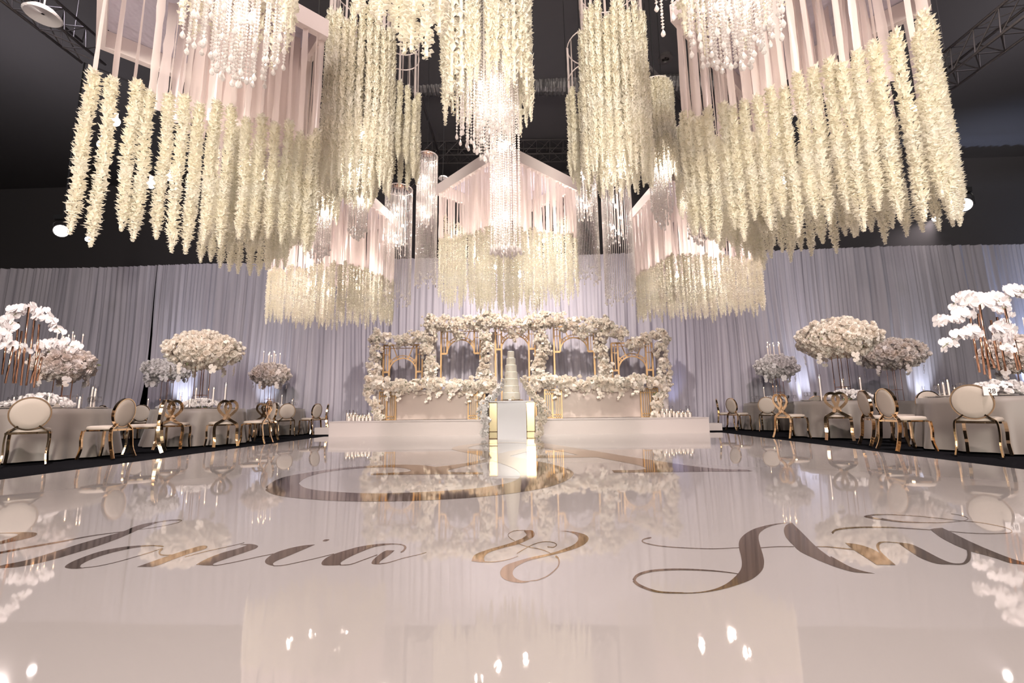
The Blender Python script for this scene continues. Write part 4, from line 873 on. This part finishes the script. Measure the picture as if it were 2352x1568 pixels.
mound('MR','low mound of white roses and orchids on the middle right table',.05,-.2,1.1); mound('FR','low mound of white roses on the far right table',-.1,-.2,.8); mound('BL','low mound of white roses on the second row left table',.2,-.2,.9); mound('DL','low mound of white roses on the back left table by the curtain gap',.2,-.2,.8); mound('BR','low mound of white roses on the back right table',0,-.2,.8)
ORD = ['leftmost','second from left','third from left','fourth from left','rightmost','sixth from left']
def tall_candle(tb, dx, dy, h, label, g):
    x, y, r, lab = TB[tb]; glass_candle((x+dx,y+dy,TH), h+.08, h, .035, label, g, .013)
for tb, pos in (('NL',((.62,-.45,.18),(.75,-.1,.15),(.55,.35,.30),(.35,.5,.34))),('ML',((-.55,.1,.30),(-.05,-.1,.42),(.42,-.2,.42),(.55,.0,.50),(.1,-.45,.18))),('FL',((-.25,0,.30),(.2,-.1,.38),(.42,.1,.24))),('BL',((.3,-.3,.24),(.5,0,.34))),('DL',((-.3,-.3,.30),(.35,-.3,.26))),
               ('NR',((-.55,.3,.2),(-.3,.5,.25))),('MR',((-.40,.0,.50),(.05,-.05,.40),(.40,-.1,.46),(.30,.2,.26))),('FR',((-.25,0,.42),(.12,0,.46))),('BR',((-.35,-.2,.30),(.05,-.2,.40),(.45,-.2,.30)))):
    for i, (dx, dy, h) in enumerate(pos): tall_candle(tb, dx, dy, h, 'taper candle in glass tube, %s on the %s'%(ORD[sorted(range(len(pos)), key=lambda j: pos[j][0]).index(i)], TB[tb][3]), 'glass tube candles on the '+TB[tb][3])
def put_glass(tb, a, d, label):
    x, y, r, lab = TB[tb]; p = (x+(r-d)*math.cos(math.radians(a)), y+(r-d)*math.sin(math.radians(a)), TH); g = 'wine glasses on the '+lab
    if not wg[0]: WG.location = p; WG['label'] = label; WG['group'] = g; wg[0] = 1
    else: dup(WG, p, 0, label, g)
PL = MB(); lathe(PL, [(.001,.004),(.07,.004),(.13,.014),(.135,.018),(.07,.010),(.001,.010)], n=28); PLm = PL.mesh('plate','plate'); NK = MB(); box(NK, (0,0,.022),(.09,.20,.012)); NKm = NK.mesh('napkin','linen')
for tb in ('NL','ML','FL','NR','MR','FR'):
    x, y, r, lab = TB[tb]
    for k in range(8):
        a = -130+k*45+(10 if x < 0 else -10); OC = ('front left','front','front right','right','back right','back','back left','left')[k]
        if tb in ('NR',) and k in (0,): a += 8
        ra = math.radians(a); p = (x+(r-.20)*math.cos(ra), y+(r-.20)*math.sin(ra), TH); o = link('plate', PLm, None, p); tag(o, 'shallow pale plate at the %s place of the %s'%(OC,lab), 'plate', 'plates on the '+lab)
        n_ = link('napkin', NKm, None, p, ra-PI/2); tag(n_, 'folded linen napkin on the %s plate of the %s'%(OC,lab), 'napkin', 'napkins on the '+lab)
        for dd in (12,19): put_glass(tb, a+dd, .30 if dd == 12 else .24, '%s wine glass of two at the %s place of the %s'%('inner' if dd == 12 else 'outer',OC,lab))
# table number card on the nearest right table
p = at(2272,888,5.98); mb = MB(); box(mb, (0,0,.055), (.15,.006,.11)); o = thing('table_number', 'small white card numbered 28 on the nearest right table', 'sign', (p.x,5.98,TH), -.1)
part('card', mb, 'plate', o)
tc = bpy.data.curves.new('number','FONT'); tc.body = '28'; tc.size = .085; tc.align_x = 'CENTER'; tc.extrude = .001
to = bpy.data.objects.new('number', tc); COL.objects.link(to); dg = bpy.context.evaluated_depsgraph_get(); me = bpy.data.meshes.new_from_object(to.evaluated_get(dg)); bpy.data.objects.remove(to)
me.materials.clear(); me.materials.append(M['ink']); q = link('number', me, o, (.02,-.004,.025)); q.rotation_euler = (PI/2,0,0); q['label'] = 'black numerals 28'
# ------------------------------------------------------------ haze in the hall
HZ = bpy.data.materials.new('haze'); HZ.use_nodes = True; nt = HZ.node_tree; nt.nodes.remove(nt.nodes['Principled BSDF'])
vs = nt.nodes.new('ShaderNodeVolumeScatter'); vs.inputs['Color'].default_value = (.95,.92,1,1); vs.inputs['Density'].default_value = .035; vs.inputs['Anisotropy'].default_value = .2
nt.links.new(vs.outputs[0], nt.nodes['Material Output'].inputs['Volume']); M['haze'] = HZ
mb = MB(); box(mb, (14.6,12.55,3.9), (11.6,4.2,7.7)); o = part('haze', mb, 'haze', None); o['label'] = 'pale blue stage haze drifting in front of the drape at the far right'; o['kind'] = 'stuff'; o['category'] = 'haze'
#@@END
